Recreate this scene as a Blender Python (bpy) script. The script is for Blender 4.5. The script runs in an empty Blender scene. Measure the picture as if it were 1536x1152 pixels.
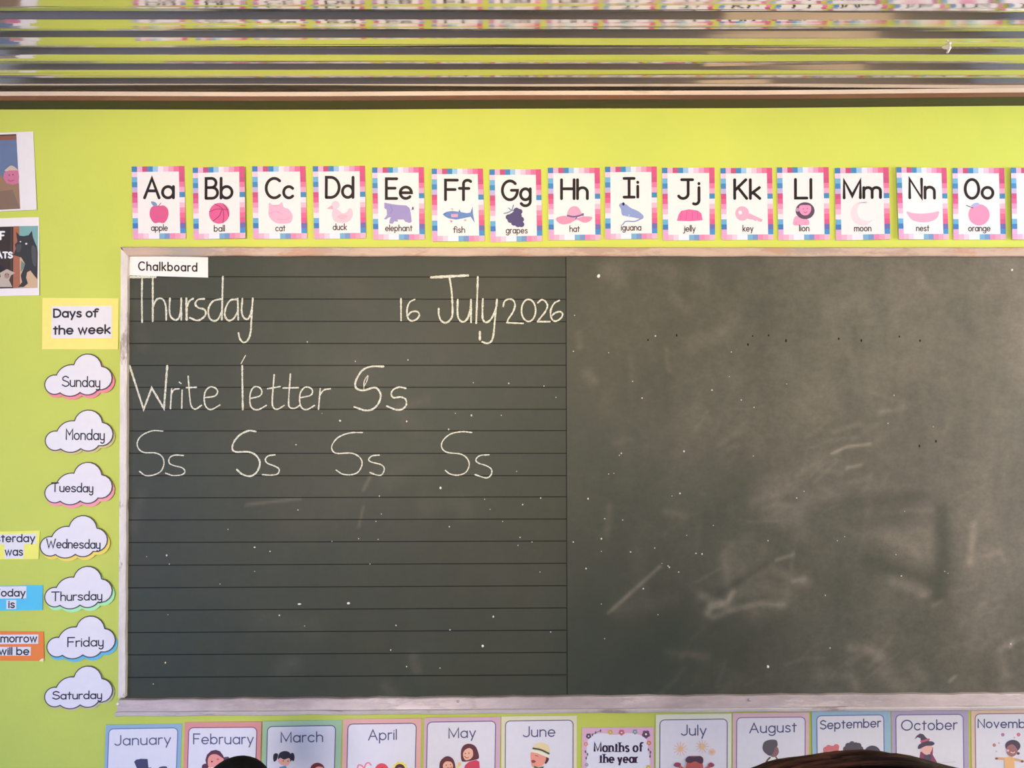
import bpy, bmesh, math, random
import numpy as np
from mathutils import Vector, Matrix, noise as mnoise

random.seed(7)
sc = bpy.context.scene
COL = sc.collection

# ---------------------------------------------------------------- camera
ZC = 1.45          # camera height
DIST = 2.0         # camera to front wall
FPX = 1110.0       # focal length in px of a 1536 wide frame
PITCH, YAW, ROLL = math.radians(0.809), math.radians(0.7105), math.radians(-0.103)
cp, sp, cy, sy = math.cos(PITCH), math.sin(PITCH), math.cos(YAW), math.sin(YAW)
FW = Vector((sy * cp, cy * cp, sp)); RT0 = Vector((cy, -sy, 0)); UP0 = RT0.cross(FW)
RT = RT0 * math.cos(ROLL) + UP0 * math.sin(ROLL)
UP = -RT0 * math.sin(ROLL) + UP0 * math.cos(ROLL)
CAM = Vector((0, -DIST, ZC))
cam = bpy.data.objects.new('camera', bpy.data.cameras.new('camera'))
COL.objects.link(cam)
cam.data.sensor_width = 36.0
cam.data.lens = FPX / 1536 * 36.0
cam.data.clip_start = 0.02
M = Matrix((RT, UP, -FW)).transposed().to_4x4(); M.translation = CAM
cam.matrix_world = M
sc.camera = cam

# ---------------------------------------------------------------- world, lights, exposure
wd = bpy.data.worlds.new('world'); sc.world = wd; wd.use_nodes = True
wd.node_tree.nodes['Background'].inputs[0].default_value = (0.92, 0.94, 1.0, 1)
wd.node_tree.nodes['Background'].inputs[1].default_value = 0.48


def area(name, loc, target, sx, sy_, power, color, spread=180):
    l = bpy.data.lights.new(name, 'AREA'); l.shape = 'RECTANGLE'
    l.size = sx; l.size_y = sy_; l.energy = power; l.color = color; l.spread = math.radians(spread)
    o = bpy.data.objects.new(name, l); COL.objects.link(o); o.location = loc
    o.rotation_euler = (Vector(target) - Vector(loc)).to_track_quat('-Z', 'Y').to_euler()
    return o


area('daylight_back_window', (-0.9, -4.85, 1.62), (0.1, 0, 1.75), 1.9, 0.9, 118, (.09, .345, 1.0))
area('added_warm_uplight', (-0.9, -4.84, 1.58), (-0.05, 0, 1.98), 1.9, 0.8, 28, (1.0, 0.64, 0.10), 61)  # added lamp aimed up to warm the upper wall, like ground bounce
area('daylight_side_window', (2.78, -1.85, 1.42), (0.9, -0.6, 1.30), 1.6, 1.2, 29, (1.0, 0.91, 0.90))
area('added_corner_light', (2.78, -0.47, 1.75), (1.3, -0.05, .8), 0.5, 0.55, 27, (1.0, 0.90, 0.84))  # added lamp close to the wall, brightens the right end of ledge and frame
area('daylight_door', (-2.78, -2.3, 0.95), (-0.7, -0.05, 0.35), 0.95, 1.8, 13, (0.34, 0.46, 1.0), 95)
sun = bpy.data.objects.new('sun', bpy.data.lights.new('sun', 'SUN')); COL.objects.link(sun)
sun.data.energy = 10; sun.data.color = (1.0, .90, .76); sun.data.angle = .01
sun.rotation_euler = Vector((-.80, -.26, -1.0)).to_track_quat('-Z', 'Y').to_euler()
sc.view_settings.view_transform = 'Standard'
sc.view_settings.look = 'None'
sc.view_settings.exposure = 0.0
sc.view_settings.gamma = 1.0
sc.view_settings.use_curve_mapping = False


# ---------------------------------------------------------------- helpers: photo pixel -> point on a plane parallel to the wall
def W(u, v, off=0.0):
    d = FW + RT * ((u - 768) / FPX) + UP * ((576 - v) / FPX)
    t = (DIST - off) / d.y
    p = CAM + d * t
    return p


def lin(c):
    return tuple(((x / 255) / 12.92 if x <= 10 else ((x / 255 + 0.055) / 1.055) ** 2.4) for x in c)


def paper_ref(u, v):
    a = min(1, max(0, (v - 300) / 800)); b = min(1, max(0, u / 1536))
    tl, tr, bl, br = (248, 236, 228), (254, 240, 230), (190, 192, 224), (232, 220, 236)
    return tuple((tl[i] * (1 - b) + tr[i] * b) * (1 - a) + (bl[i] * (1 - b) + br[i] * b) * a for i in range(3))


MATS = {}


def princ(name, color=(.8, .8, .8), rough=.6, spec=.4, metal=0.0):
    m = bpy.data.materials.new(name); m.use_nodes = True
    b = m.node_tree.nodes['Principled BSDF']
    b.inputs['Base Color'].default_value = (*color, 1)
    b.inputs['Roughness'].default_value = rough
    b.inputs['Specular IOR Level'].default_value = spec
    b.inputs['Metallic'].default_value = metal
    return m


def flat(rgb, rough=.55):
    k = (tuple(round(x, 3) for x in rgb), rough)
    if k not in MATS:
        m = princ('print_%d' % len(MATS), rgb, rough, .3)
        nt = m.node_tree; b = nt.nodes['Principled BSDF']
        n = nt.nodes.new('ShaderNodeTexNoise'); n.inputs['Scale'].default_value = 60; n.inputs['Detail'].default_value = 3
        tc = nt.nodes.new('ShaderNodeTexCoord'); nt.links.new(tc.outputs['Object'], n.inputs['Vector'])
        mr = nt.nodes.new('ShaderNodeMapRange'); mr.inputs['To Min'].default_value = .965; mr.inputs['To Max'].default_value = 1.035
        nt.links.new(n.outputs['Fac'], mr.inputs['Value'])
        hv = nt.nodes.new('ShaderNodeHueSaturation'); hv.inputs['Color'].default_value = (*rgb, 1)
        nt.links.new(mr.outputs['Result'], hv.inputs['Value']); nt.links.new(hv.outputs['Color'], b.inputs['Base Color'])
        MATS[k] = m
    return MATS[k]


def seen(rgb, u, v):
    """printed colour as read off the photo -> reflectance, white paper there being the reference"""
    r = lin(paper_ref(u, v)); c = lin(rgb)
    return tuple(min(.9, c[i] / r[i] * .80) for i in range(3))


def link(name, bm, mats, parent=None, smooth=False):
    me = bpy.data.meshes.new(name); bm.to_mesh(me); bm.free()
    for m in (mats if isinstance(mats, (list, tuple)) else [mats]):
        me.materials.append(m)
    if smooth:
        for p in me.polygons: p.use_smooth = True
    o = bpy.data.objects.new(name, me); COL.objects.link(o)
    if parent is not None: o.parent = parent
    return o


def tag(o, label=None, cat=None, group=None, kind=None):
    if label: o['label'] = label
    if cat: o['category'] = cat
    if group: o['group'] = group
    if kind: o['kind'] = kind
    return o


def empty(name, loc=(0, 0, 0)):
    o = bpy.data.objects.new(name, None); COL.objects.link(o); o.location = loc; o.empty_display_size = .05
    return o


def box(bm, x0, x1, y0, y1, z0, z1, mi=0):
    vs = [bm.verts.new((x, y, z)) for x in (x0, x1) for y in (y0, y1) for z in (z0, z1)]
    q = [(0, 1, 3, 2), (4, 6, 7, 5), (0, 4, 5, 1), (2, 3, 7, 6), (0, 2, 6, 4), (1, 5, 7, 3)]
    for f in q:
        fc = bm.faces.new([vs[i] for i in f]); fc.material_index = mi


def catmull(pts, closed=False, n=6):
    P = [Vector((p[0], p[1])) for p in pts]
    if len(P) < 3: return P
    out = []; m = len(P)
    rng = range(m) if closed else range(m - 1)
    for i in rng:
        p0 = P[(i - 1) % m] if closed or i > 0 else P[0] * 2 - P[1]
        p1 = P[i]; p2 = P[(i + 1) % m]
        p3 = P[(i + 2) % m] if closed or i + 2 < m else P[-1] * 2 - P[-2]
        for k in range(n):
            t = k / n
            out.append(.5 * ((2 * p1) + (p2 - p0) * t + (2 * p0 - 5 * p1 + 4 * p2 - p3) * t * t + (3 * p1 - p0 - 3 * p2 + p3) * t ** 3))
    if not closed: out.append(P[-1])
    return out


def ell(cx, cy_, rx, ry, n=28, a0=0, a1=360):
    full = abs(a1 - a0) >= 360
    k = n if full else n + 1
    return [(cx + rx * math.cos(math.radians(a0 + (a1 - a0) * i / n)), cy_ - ry * math.sin(math.radians(a0 + (a1 - a0) * i / n))) for i in range(k)]


def arc3(a, m, b, n=10):
    """points on the circle from a through m to b (b left out)"""
    ax, ay = a; bx, by = m; cx, cy_ = b
    d = 2 * (ax * (by - cy_) + bx * (cy_ - ay) + cx * (ay - by))
    ux = ((ax * ax + ay * ay) * (by - cy_) + (bx * bx + by * by) * (cy_ - ay) + (cx * cx + cy_ * cy_) * (ay - by)) / d
    uy = ((ax * ax + ay * ay) * (cx - bx) + (bx * bx + by * by) * (ax - cx) + (cx * cx + cy_ * cy_) * (bx - ax)) / d
    r = math.hypot(ax - ux, ay - uy)
    t0 = math.atan2(ay - uy, ax - ux); t1 = math.atan2(by - uy, bx - ux); t2 = math.atan2(cy_ - uy, cx - ux)
    tau = 2 * math.pi
    d1 = (t1 - t0) % tau; d2 = (t2 - t0) % tau
    if d1 > d2: d2 -= tau
    return [(ux + r * math.cos(t0 + d2 * i / n), uy + r * math.sin(t0 + d2 * i / n)) for i in range(n)]


def Z(ox, oy, s, pts):
    return [(ox + p[0] / s, oy + p[1] / s) for p in pts]


# ---------------------------------------------------------------- single stroke letters (cap height 1, baseline 0, y up)
def E(cx, c_y, rx, ry, a0, a1, n=20):
    return [(cx + rx * math.cos(math.radians(a0 + (a1 - a0) * i / n)), c_y + ry * math.sin(math.radians(a0 + (a1 - a0) * i / n))) for i in range(n + 1)]


def glyph(c, X=.6, hand=False, serif_cap=False):
    r = X / 2; w = .27 if not hand else .22; D = -.32
    o = E(w, r, w, r, 0, 360, 26)
    if c == 'a': return [o, [(2 * w, X), (2 * w, 0)]], 2 * w
    if c == 'b': return [[(0, 1), (0, 0)], o], 2 * w
    if c == 'c': return [E(w, r, w, r, 42, 318)], 1.8 * w
    if c == 'd': return [o, [(2 * w, 1), (2 * w, 0)]], 2 * w
    if c == 'e': return [[(0, r), (2 * w, r)] + E(w, r, w, r, 0, 318)[1:]], 2 * w
    if c == 'f': return [E(.30, .82, .18, .18, 40, 180, 8) + [(.12, 0)], [(-.06, X), (.36, X)]], .34
    if c == 'g': return [o, [(2 * w, X), (2 * w, -.08)] + E(w, -.08, w, -D - .08, 0, -150, 12)], 2 * w
    if c == 'h': return [[(0, 1), (0, 0)], [(0, X * .55)] + E(w * .9, X - w * .9, w * .9, w * .9, 180, 0, 12) + [(1.8 * w, 0)]], 1.8 * w
    if c == 'i': return [[(0, X), (0, 0)], [(0, X + .2), (0, X + .22)]], 0
    if c == 'j': return [[(.16, X), (.16, -.1)] + E(-.02, -.1, .18, .2, 0, -120, 8), [(.16, X + .2), (.16, X + .22)]], .16
    if c == 'k': return [[(0, 1), (0, 0)], [(.42, X), (0, X * .38)], [(.14, X * .52), (.44, 0)]], .44
    if c == 'l': return [[(0, 1), (0, 0)]], 0
    if c == 'm':
        a = .205
        return [[(0, X), (0, 0)], [(0, X * .5)] + E(a, X - a, a, a, 180, 0, 10) + [(2 * a, 0)], [(2 * a, X * .5)] + E(3 * a, X - a, a, a, 180, 0, 10) + [(4 * a, 0)]], 4 * a
    if c == 'n': return [[(0, X), (0, 0)], [(0, X * .5)] + E(w * .88, X - w * .88, w * .88, w * .88, 180, 0, 12) + [(1.76 * w, 0)]], 1.76 * w
    if c == 'o': return [o], 2 * w
    if c == 'p': return [[(0, X), (0, D)], o], 2 * w
    if c == 'r': return [[(0, X), (0, 0)], [(0, X * .55)] + E(.22, X - .22, .22, .22, 170, 70, 8)], .27
    if c == 's': return [[tuple(p) for p in catmull([(.38, X * .86), (.21, X), (.05, X * .88), (.06, X * .65), (.21, X * .52), (.36, X * .38), (.38, X * .14), (.2, 0), (.01, X * .14)])]], .39
    if c == 't': return [[(.15, .88), (.15, 0)], [(0, X), (.32, X)]], .3
    if c == 'u': return [[(0, X)] + E(w * .9, w * .9, w * .9, w * .9, 180, 360, 12) + [(1.8 * w, X)], [(1.8 * w, X), (1.8 * w, 0)]], 1.8 * w
    if c == 'v': return [[(0, X), (.23, 0), (.46, X)]], .46
    if c == 'w': return [[(0, X), (.19, 0), (.37, X), (.55, 0), (.74, X)]], .74
    if c == 'y':
        if hand: return [[(0, X)] + E(.18, .18, .18, .18, 180, 360, 10) + [(.36, X)], [(.36, X), (.36, -.14)] + E(.2, -.14, .16, .2, 0, -150, 8)], .36
        return [[(0, X), (.24, .02)], [(.48, X), (.14, D)]], .48
    if c == 'A': return [[(0, 0), (.36, 1), (.72, 0)], [(.14, .36), (.58, .36)]], .72
    if c == 'B': return [[(0, 0), (0, 1), (.27, 1)] + E(.27, .77, .22, .23, 90, -90, 10) + [(0, .54), (.3, .54)] + E(.3, .27, .27, .27, 90, -90, 12) + [(0, 0)]], .57
    if c == 'C': return [E(.42, .5, .42, .5, 48, 312, 24)], .74
    if c == 'D': return [[(0, 0), (0, 1), (.22, 1)] + E(.22, .5, .44, .5, 90, -90, 18) + [(0, 0)]], .66
    if c == 'E': return [[(.5, 1), (0, 1), (0, 0), (.5, 0)], [(0, .52), (.42, .52)]], .5
    if c == 'F': return [[(.52, 1), (0, 1), (0, 0)], [(0, .52), (.42, .52)]], .5
    if c == 'G': return [E(.42, .5, .42, .5, 45, 360, 26) + [(.5, .5)]], .84
    if c == 'H': return [[(0, 1), (0, 0)], [(.62, 1), (.62, 0)], [(0, .52), (.62, .52)]], .62
    if c == 'I':
        if serif_cap: return [[(.24, 1), (.24, 0)], [(0, 1), (.48, 1)], [(0, 0), (.48, 0)]], .48
        return [[(0, 1), (0, 0)]], 0
    if c == 'J':
        s = [[(.5, 1), (.5, .26)] + E(.25, .26, .25, .26, 0, -150, 12)]
        if serif_cap: s.append([(.18, 1), (.72, 1)])
        return s, .7 if serif_cap else .5
    if c == 'K': return [[(0, 1), (0, 0)], [(.52, 1), (0, .42)], [(.16, .58), (.56, 0)]], .56
    if c == 'L': return [[(0, 1), (0, 0), (.48, 0)]], .48
    if c == 'M': return [[(0, 0), (0, 1), (.4, .12), (.8, 1), (.8, 0)]] if not hand else [[(0, 0), (0, 1), (.28, .45), (.56, 1), (.56, 0)]], .8 if not hand else .56
    if c == 'N': return [[(0, 0), (0, 1), (.6, 0), (.6, 1)]], .6
    if c == 'O': return [E(.46, .5, .46, .5, 0, 360, 32)] if not serif_cap else [E(.34, .5, .34, .5, 0, 360, 32)], .92 if not serif_cap else .68
    if c == 'P': return [[(0, 0), (0, 1), (.26, 1)] + E(.26, .73, .27, .27, 90, -90, 12) + [(0, .46)]], .53
    if c == 'S': return [[tuple(p) for p in catmull([(.54, .86), (.3, 1), (.06, .86), (.06, .64), (.3, .52), (.52, .4), (.57, .17), (.3, 0), (.0, .15)])]], .56
    if c == 'T': return [[(.33, 1), (.33, 0)], [(0, 1), (.66, 1)]], .66
    if c == 'W': return [[(0, 1), (.22, 0), (.44, .75), (.66, 0), (.88, 1)]], .88
    if c == 'Y': return [[(0, 1), (.32, .5), (.64, 1)], [(.32, .5), (.32, 0)]], .64
    return [], .22


def layout(s, X, gap=.2, **k):
    x = 0; out = []
    for c in s:
        if c == ' ': x += .34; continue
        st, adv = glyph(c, X, **k)
        for q in st: out.append([(x + p[0], p[1]) for p in q])
        x += adv + gap
    xs = [p[0] for q in out for p in q]
    return out, min(xs), max(xs)


class Art:
    """flat print on a sheet: all shapes given in photo pixels on the wall, stored in the sheet's own frame"""

    def __init__(self, cu, cv, ang=0.0, off=0.0):
        self.c = W(cu, cv, off); self.a = ang; self.off = off; self.cu, self.cv = cu, cv
        self.new()

    def new(self):
        self.bm = bmesh.new(); self.mats = []; self.k = 0

    def mi(self, m):
        if m not in self.mats: self.mats.append(m)
        return self.mats.index(m)

    def L(self, p, layer):
        q = W(p[0], p[1], self.off) - self.c
        ca, sa = math.cos(-self.a), math.sin(-self.a)
        return Vector((q.x * ca - q.z * sa, -layer * .00018, q.x * sa + q.z * ca))

    def color(self, c):
        return self.mi(flat(seen(c, self.cu, self.cv))) if isinstance(c, tuple) else self.mi(c)

    def poly(self, pts, c, layer=1, smooth=False):
        if smooth: pts = catmull(pts, True)
        vs = [self.bm.verts.new(self.L(p, layer)) for p in pts]
        f = self.bm.faces.new(vs); f.material_index = self.color(c)
        f.normal_update()
        if f.normal.y > 0: f.normal_flip()

    def stroke(self, pts, wpx, c, layer=2, smooth=False, closed=False, contrast=0, jitter=0):
        P = catmull(pts, closed, 6) if smooth and len(pts) > 2 else [Vector((p[0], p[1])) for p in pts]
        if jitter:
            R = []
            for a, b in zip(P, P[1:]):
                n = max(1, int((b - a).length / 2.5))
                R += [a.lerp(b, i / n) for i in range(n)]
            P = R + [P[-1]]
        Q = [P[0]]
        for p in P[1:]:
            if (p - Q[-1]).length > .05: Q.append(p)
        P = Q
        if len(P) == 1: P = [P[0] - Vector((0, wpx * .1)), P[0] + Vector((0, wpx * .1))]
        mi = self.color(c); h = wpx / 2; n = len(P); bm = self.bm
        self.k += 1; layer = layer + .12 * (self.k % 7)

        def V(p): return bm.verts.new(self.L(p, layer))

        def face(vs):
            f = bm.faces.new(vs); f.material_index = mi; f.normal_update()
            if f.normal.y > 0: f.normal_flip()
        segs = n if closed else n - 1
        # one quad for every piece, with round joins
        L, R = [], []
        for i in range(n):
            a = P[i - 1] if i > 0 or closed else P[i]; b = P[(i + 1) % n] if i < n - 1 or closed else P[i]
            e0 = P[i] - a; e2 = b - P[i]
            d = (e0.normalized() if e0.length > 0 else Vector((0, 0))) + (e2.normalized() if e2.length > 0 else Vector((0, 0)))
            if d.length < 1e-6: d = e0 if e0.length > 0 else Vector((1, 0))
            d.normalize(); nn = Vector((-d.y, d.x))
            hh = h * (1 - contrast + contrast * abs(d.y)) if contrast else h
            if jitter: hh *= 1 + random.uniform(-jitter, jitter)
            e1 = (P[i] - P[i - 1]) if (i > 0 or closed) else d
            e1 = e1.normalized() if e1.length > 0 else d
            cosb = max(.45, abs(e1.dot(d)))
            L.append(V(P[i] + nn * hh / cosb)); R.append(V(P[i] - nn * hh / cosb))
        for i in range(segs):
            j = (i + 1) % n
            face([L[i], L[j], R[j], R[i]])
        if not closed and not contrast:
            for e, q in ((0, P[1]), (n - 1, P[-2])):
                d = (P[e] - q).normalized(); t = math.atan2(d.y, d.x)
                face([V(P[e] + Vector((math.cos(t + k), math.sin(t + k))) * h) for k in [math.pi * (-.5 + i / 6) for i in range(7)]])

    def text(self, s, x0, x1, base, H, wpx, c, X=.6, gap=.2, dy=0, layer=2, contrast=0, **k):
        st, a, b = layout(s, X, gap, **k)
        x0 += wpx / 2; x1 -= wpx / 2
        kx = (x1 - x0) / (b - a) if b > a else 1
        for q in st:
            pts = [(x0 + (p[0] - a) * kx, base + dy * (p[0] - a) / max(.01, b - a) - p[1] * H) for p in q]
            self.stroke(pts, wpx, c, layer, contrast=contrast)
            if contrast and len(q) == 2 and abs(q[0][0] - q[1][0]) < .01:
                for p, p_ in zip(pts, q):
                    if .8 < p_[1] < .95: continue
                    self.stroke([(p[0] - wpx * .95, p[1]), (p[0] + wpx * .95, p[1])], wpx * .35, c, layer)

    def done(self, name, parent=None, label=None):
        o = link(name, self.bm, self.mats, parent)
        if label: o['label'] = label
        self.new()
        return o

    def place(self, root, tilt_x=0.0, tilt_z=0.0, lift=.001):
        root.matrix_world = Matrix.Translation(self.c + Vector((0, -lift, 0))) @ Matrix.Rotation(-self.a, 4, 'Y') @ Matrix.Rotation(tilt_z, 4, 'Z') @ Matrix.Rotation(tilt_x, 4, 'X')
        return root

    def sheet(self, name, pts, c, thick=.0005, smooth=False):
        """the sheet itself: an outline with real thickness"""
        if smooth: pts = catmull(pts, True)
        v = [self.L(p, 0) for p in pts]
        ar = sum(v[i].x * v[(i + 1) % len(v)].z - v[(i + 1) % len(v)].x * v[i].z for i in range(len(v)))
        if ar < 0: v.reverse()
        bm = self.bm; mi = self.color(c)
        F = [bm.verts.new(p) for p in v]; B = [bm.verts.new(p + Vector((0, thick, 0))) for p in v]
        fs = [bm.faces.new(F), bm.faces.new(B[::-1])]
        for i in range(len(F)):
            j = (i + 1) % len(F); fs.append(bm.faces.new((F[j], F[i], B[i], B[j])))
        for f in fs: f.material_index = mi
        return self.done(name)


# ---------------------------------------------------------------- procedural materials of the setting
def nodes(m):
    nt = m.node_tree
    return nt, nt.nodes, nt.links, nt.nodes['Principled BSDF']


def noise_fac(nt, scale, detail=4, rough=.6, coords='Object', stretch=(1, 1, 1), lo=.35, hi=.65):
    tc = nt.nodes.new('ShaderNodeTexCoord'); mp = nt.nodes.new('ShaderNodeMapping'); mp.inputs['Scale'].default_value = stretch
    n = nt.nodes.new('ShaderNodeTexNoise'); n.inputs['Scale'].default_value = scale; n.inputs['Detail'].default_value = detail; n.inputs['Roughness'].default_value = rough
    mr = nt.nodes.new('ShaderNodeMapRange'); mr.inputs['From Min'].default_value = lo; mr.inputs['From Max'].default_value = hi
    nt.links.new(tc.outputs[coords], mp.inputs['Vector']); nt.links.new(mp.outputs['Vector'], n.inputs['Vector']); nt.links.new(n.outputs['Fac'], mr.inputs['Value'])
    return mr.outputs['Result']


def mix(nt, fac, a, b):
    n = nt.nodes.new('ShaderNodeMix'); n.data_type = 'RGBA'
    for s, v in ((n.inputs[6], a), (n.inputs[7], b)):
        if isinstance(v, tuple): s.default_value = (*v, 1)
        else: nt.links.new(v, s)
    if isinstance(fac, float): n.inputs[0].default_value = fac
    else: nt.links.new(fac, n.inputs[0])
    return n.outputs[2]


def bump(nt, h, strength, dist):
    b = nt.nodes.new('ShaderNodeBump'); b.inputs['Strength'].default_value = strength; b.inputs['Distance'].default_value = dist
    nt.links.new(h, b.inputs['Height']); nt.links.new(b.outputs['Normal'], nt.nodes['Principled BSDF'].inputs['Normal'])


def wall_paint():
    m = princ('lime_wall_paint', (.6, .7, .11), .62, .25); nt, N, Lk, b = nodes(m)
    c = mix(nt, noise_fac(nt, 2.2, 5), (.555, .655, .115), (.61, .70, .12))
    Lk.new(c, b.inputs['Base Color'])
    bump(nt, noise_fac(nt, 90, 3), .08, .002)
    return m


def worn_paint(name, paint, under, wear=.56, stretch=(1, 1, 1), under2=None, sc_=14, rough=.45):
    m = princ(name, paint, rough, .4); nt, N, Lk, b = nodes(m)
    f1 = noise_fac(nt, sc_, 6, .7, stretch=stretch, lo=wear, hi=wear + .06)
    f2 = noise_fac(nt, sc_ * .35, 4, .6, stretch=stretch, lo=.45, hi=.6)
    c0 = mix(nt, noise_fac(nt, sc_ * 2.3, 5, .7, stretch=stretch, lo=.3, hi=.7), paint, tuple(x * .78 for x in paint))
    u = mix(nt, f2, under, under2 or under)
    c = mix(nt, f1, c0, u)
    Lk.new(c, b.inputs['Base Color'])
    bump(nt, f1, .25, .0015)
    return m


M_WALL = wall_paint()
M_RAIL_V = worn_paint('worn_white_paint', (.80, .76, .68), (.33, .20, .13), .57, (1, 1, .35), (.42, .40, .36))
M_RAIL_H = worn_paint('worn_cream_paint', (.58, .45, .35), (.50, .29, .19), .50, (.3, 1, 1), (.36, .33, .30))
M_LEDGE = worn_paint('chalky_grey_paint', (.62, .52, .48), (.70, .60, .55), .50, (.25, 1, 1), (.48, .39, .36), 20, .36)
M_LIP = worn_paint('ledge_edge_paint', (.62, .57, .54), (.33, .27, .25), .55, (.25, 1, 1), (.40, .34, .32), 18)


def grime(m, amount):
    """patches of grey grime where chalk and hands have rubbed"""
    nt, N, Lk, b = nodes(m)
    src = b.inputs['Base Color'].links[0].from_socket
    mu = N.new('ShaderNodeMath'); mu.operation = 'MULTIPLY'; mu.inputs[1].default_value = amount
    Lk.new(noise_fac(nt, 7, 6, .7, stretch=(.3, 1, 1), lo=.25, hi=.65), mu.inputs[0])
    Lk.new(mix(nt, mu.outputs[0], src, (.17, .15, .148)), b.inputs['Base Color'])


grime(M_LEDGE, .62)
grime(M_LIP, .25)
M_PLANK = worn_paint('dark_timber', (.052, .042, .046), (.060, .042, .040), .48, (.2, 1, 1), (.045, .050, .032), 8, .6)
M_PLANK_FACE = worn_paint('orange_timber', (.20, .085, .035), (.13, .06, .03), .5, (.2, 1, 1), (.22, .11, .05), 8, .6)
M_CREAM = worn_paint('cream_strip_paint', (.74, .62, .48), (.50, .42, .30), .55, (.2, 1, 1), (.36, .30, .2), 9, .5)
M_CONC = worn_paint('concrete_floor', (.215, .15, .09), (.17, .12, .075), .5, (1, 1, 1), (.24, .165, .10), 3, .6)


def metal_sheet():
    m = princ('galvanised_sheet', (.74, .72, .69), .14, .5, .95); nt, N, Lk, b = nodes(m)
    f = noise_fac(nt, 3, 6, .6, stretch=(.5, 2, 2))
    Lk.new(mix(nt, f, (.68, .66, .63), (.80, .78, .75)), b.inputs['Base Color'])
    mr = nt.nodes.new('ShaderNodeMapRange'); mr.inputs['To Min'].default_value = .05; mr.inputs['To Max'].default_value = .13
    Lk.new(noise_fac(nt, 7, 5, .6, stretch=(.4, 2, 2)), mr.inputs['Value']); Lk.new(mr.outputs['Result'], b.inputs['Roughness'])
    return m


M_METAL = metal_sheet()

# ---------------------------------------------------------------- room shell
XL, XR, YB = -2.7, 2.7, -4.8
ZT = 2.32
T = .12


def slab(name, boxes, m, kind='structure'):
    bm = bmesh.new()
    for q in boxes: box(bm, *q)
    o = link(name, bm, m); o['kind'] = kind
    return o


slab('wall_front', [(XL - T, XR + T, 0, T, 0, ZT + .2)], M_WALL)
slab('floor', [(XL - T, XR + T, YB - T, T, -.1, 0)], M_CONC)
# right wall with a window and an added corner opening for light, left wall with a door, back wall with a wide window
M_WALL2 = worn_paint('cream_wall_paint', (.74, .70, .66), (.70, .66, .61), .5, (1, 1, 1), None, 3, .7)
slab('wall_right', [(XR, XR + T, YB, -2.7, 0, ZT), (XR, XR + T, -1.0, -.77, 0, ZT), (XR, XR + T, -.17, 0, 0, ZT), (XR, XR + T, -.77, -.17, 0, 1.45), (XR, XR + T, -.77, -.17, 2.11, ZT), (XR, XR + T, -2.7, -1.0, 0, .78), (XR, XR + T, -2.7, -1.0, 2.06, ZT)], M_WALL2)
slab('wall_left', [(XL - T, XL, YB, -2.8, 0, ZT), (XL - T, XL, -1.8, 0, 0, ZT), (XL - T, XL, -2.8, -1.8, 1.95, ZT)], M_WALL2)
slab('wall_back', [(XL, -1.9, YB - T, YB, 0, ZT), (.1, XR, YB - T, YB, 0, ZT), (-1.9, .1, YB - T, YB, 0, 1.1), (-1.9, .1, YB - T, YB, 2.1, ZT)], M_WALL2)
M_SASH = princ('window_frame_paint', (.45, .42, .38), .5)


def opening(name, axis, p, a0, a1, z0, z1, sill=True):
    bm = bmesh.new(); t = .04
    def bar(b0, b1, c0, c1):
        if axis == 'x': box(bm, p - .03, p + .03, b0, b1, c0, c1)
        else: box(bm, b0, b1, p - .03, p + .03, c0, c1)
    bar(a0, a0 + t, z0, z1); bar(a1 - t, a1, z0, z1); bar(a0 + t, a1 - t, z1 - t, z1)
    if sill: bar(a0 + t, a1 - t, z0, z0 + t)
    o = link(name, bm, M_SASH); o['kind'] = 'structure'


opening('window_1', 'x', XR + .06, -2.7, -1.0, .78, 2.06)
opening('window_2', 'y', YB - .06, -1.9, .1, 1.1, 2.1)
opening('corner_light_opening', 'x', XR + .06, -.77, -.17, 1.45, 2.11)  # unseen opening added for the corner lamp
opening('door_1', 'x', XL - .06, -2.8, -1.8, 0, 1.95, False)

# corrugated steel ceiling, ribs parallel to the board wall
ZCEIL, PITCH_C, HRIB = ZC + .811, .0822, .0112
Y0 = -.098          # middle of the first step that faces the room
prof = []           # (distance towards the room, height) over one pitch, starting at a step
SL = .0054
for dx, hz_ in ((-SL - .0006, -.5), (-SL + .0004, -.46), (SL - .0004, .46), (SL + .0006, .5), (.020, .52), (PITCH_C / 2 - SL - .0006, .5), (PITCH_C / 2 - SL + .0004, .46), (PITCH_C / 2 + SL - .0004, -.46), (PITCH_C / 2 + SL + .0006, -.5), (PITCH_C * .75, -.525)):
    prof.append((dx, hz_ * HRIB))
bm = bmesh.new()
xs = [XL, -1.8, -.9, 0, .9, 1.8, XR]
rows = []
ylist = []
for k in range(-2, int(-YB / PITCH_C) + 2):
    for dx, h_ in prof:
        y = Y0 - k * PITCH_C - dx
        if YB <= y <= 0: ylist.append((y, h_))
ylist = [(0.0, ylist[0][1])] + ylist + [(YB, ylist[-1][1])]
for j, (y, h_) in enumerate(ylist):
    rows.append([bm.verts.new((x, y, ZCEIL + h_ + .0036 * x + .0006 * math.sin(x * 2.3 + j))) for x in xs])
for a, b in zip(rows, rows[1:]):
    for i in range(len(xs) - 1): bm.faces.new((a[i], a[i + 1], b[i + 1], b[i]))
ceil = link('ceiling', bm, M_METAL); ceil['kind'] = 'structure'

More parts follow.
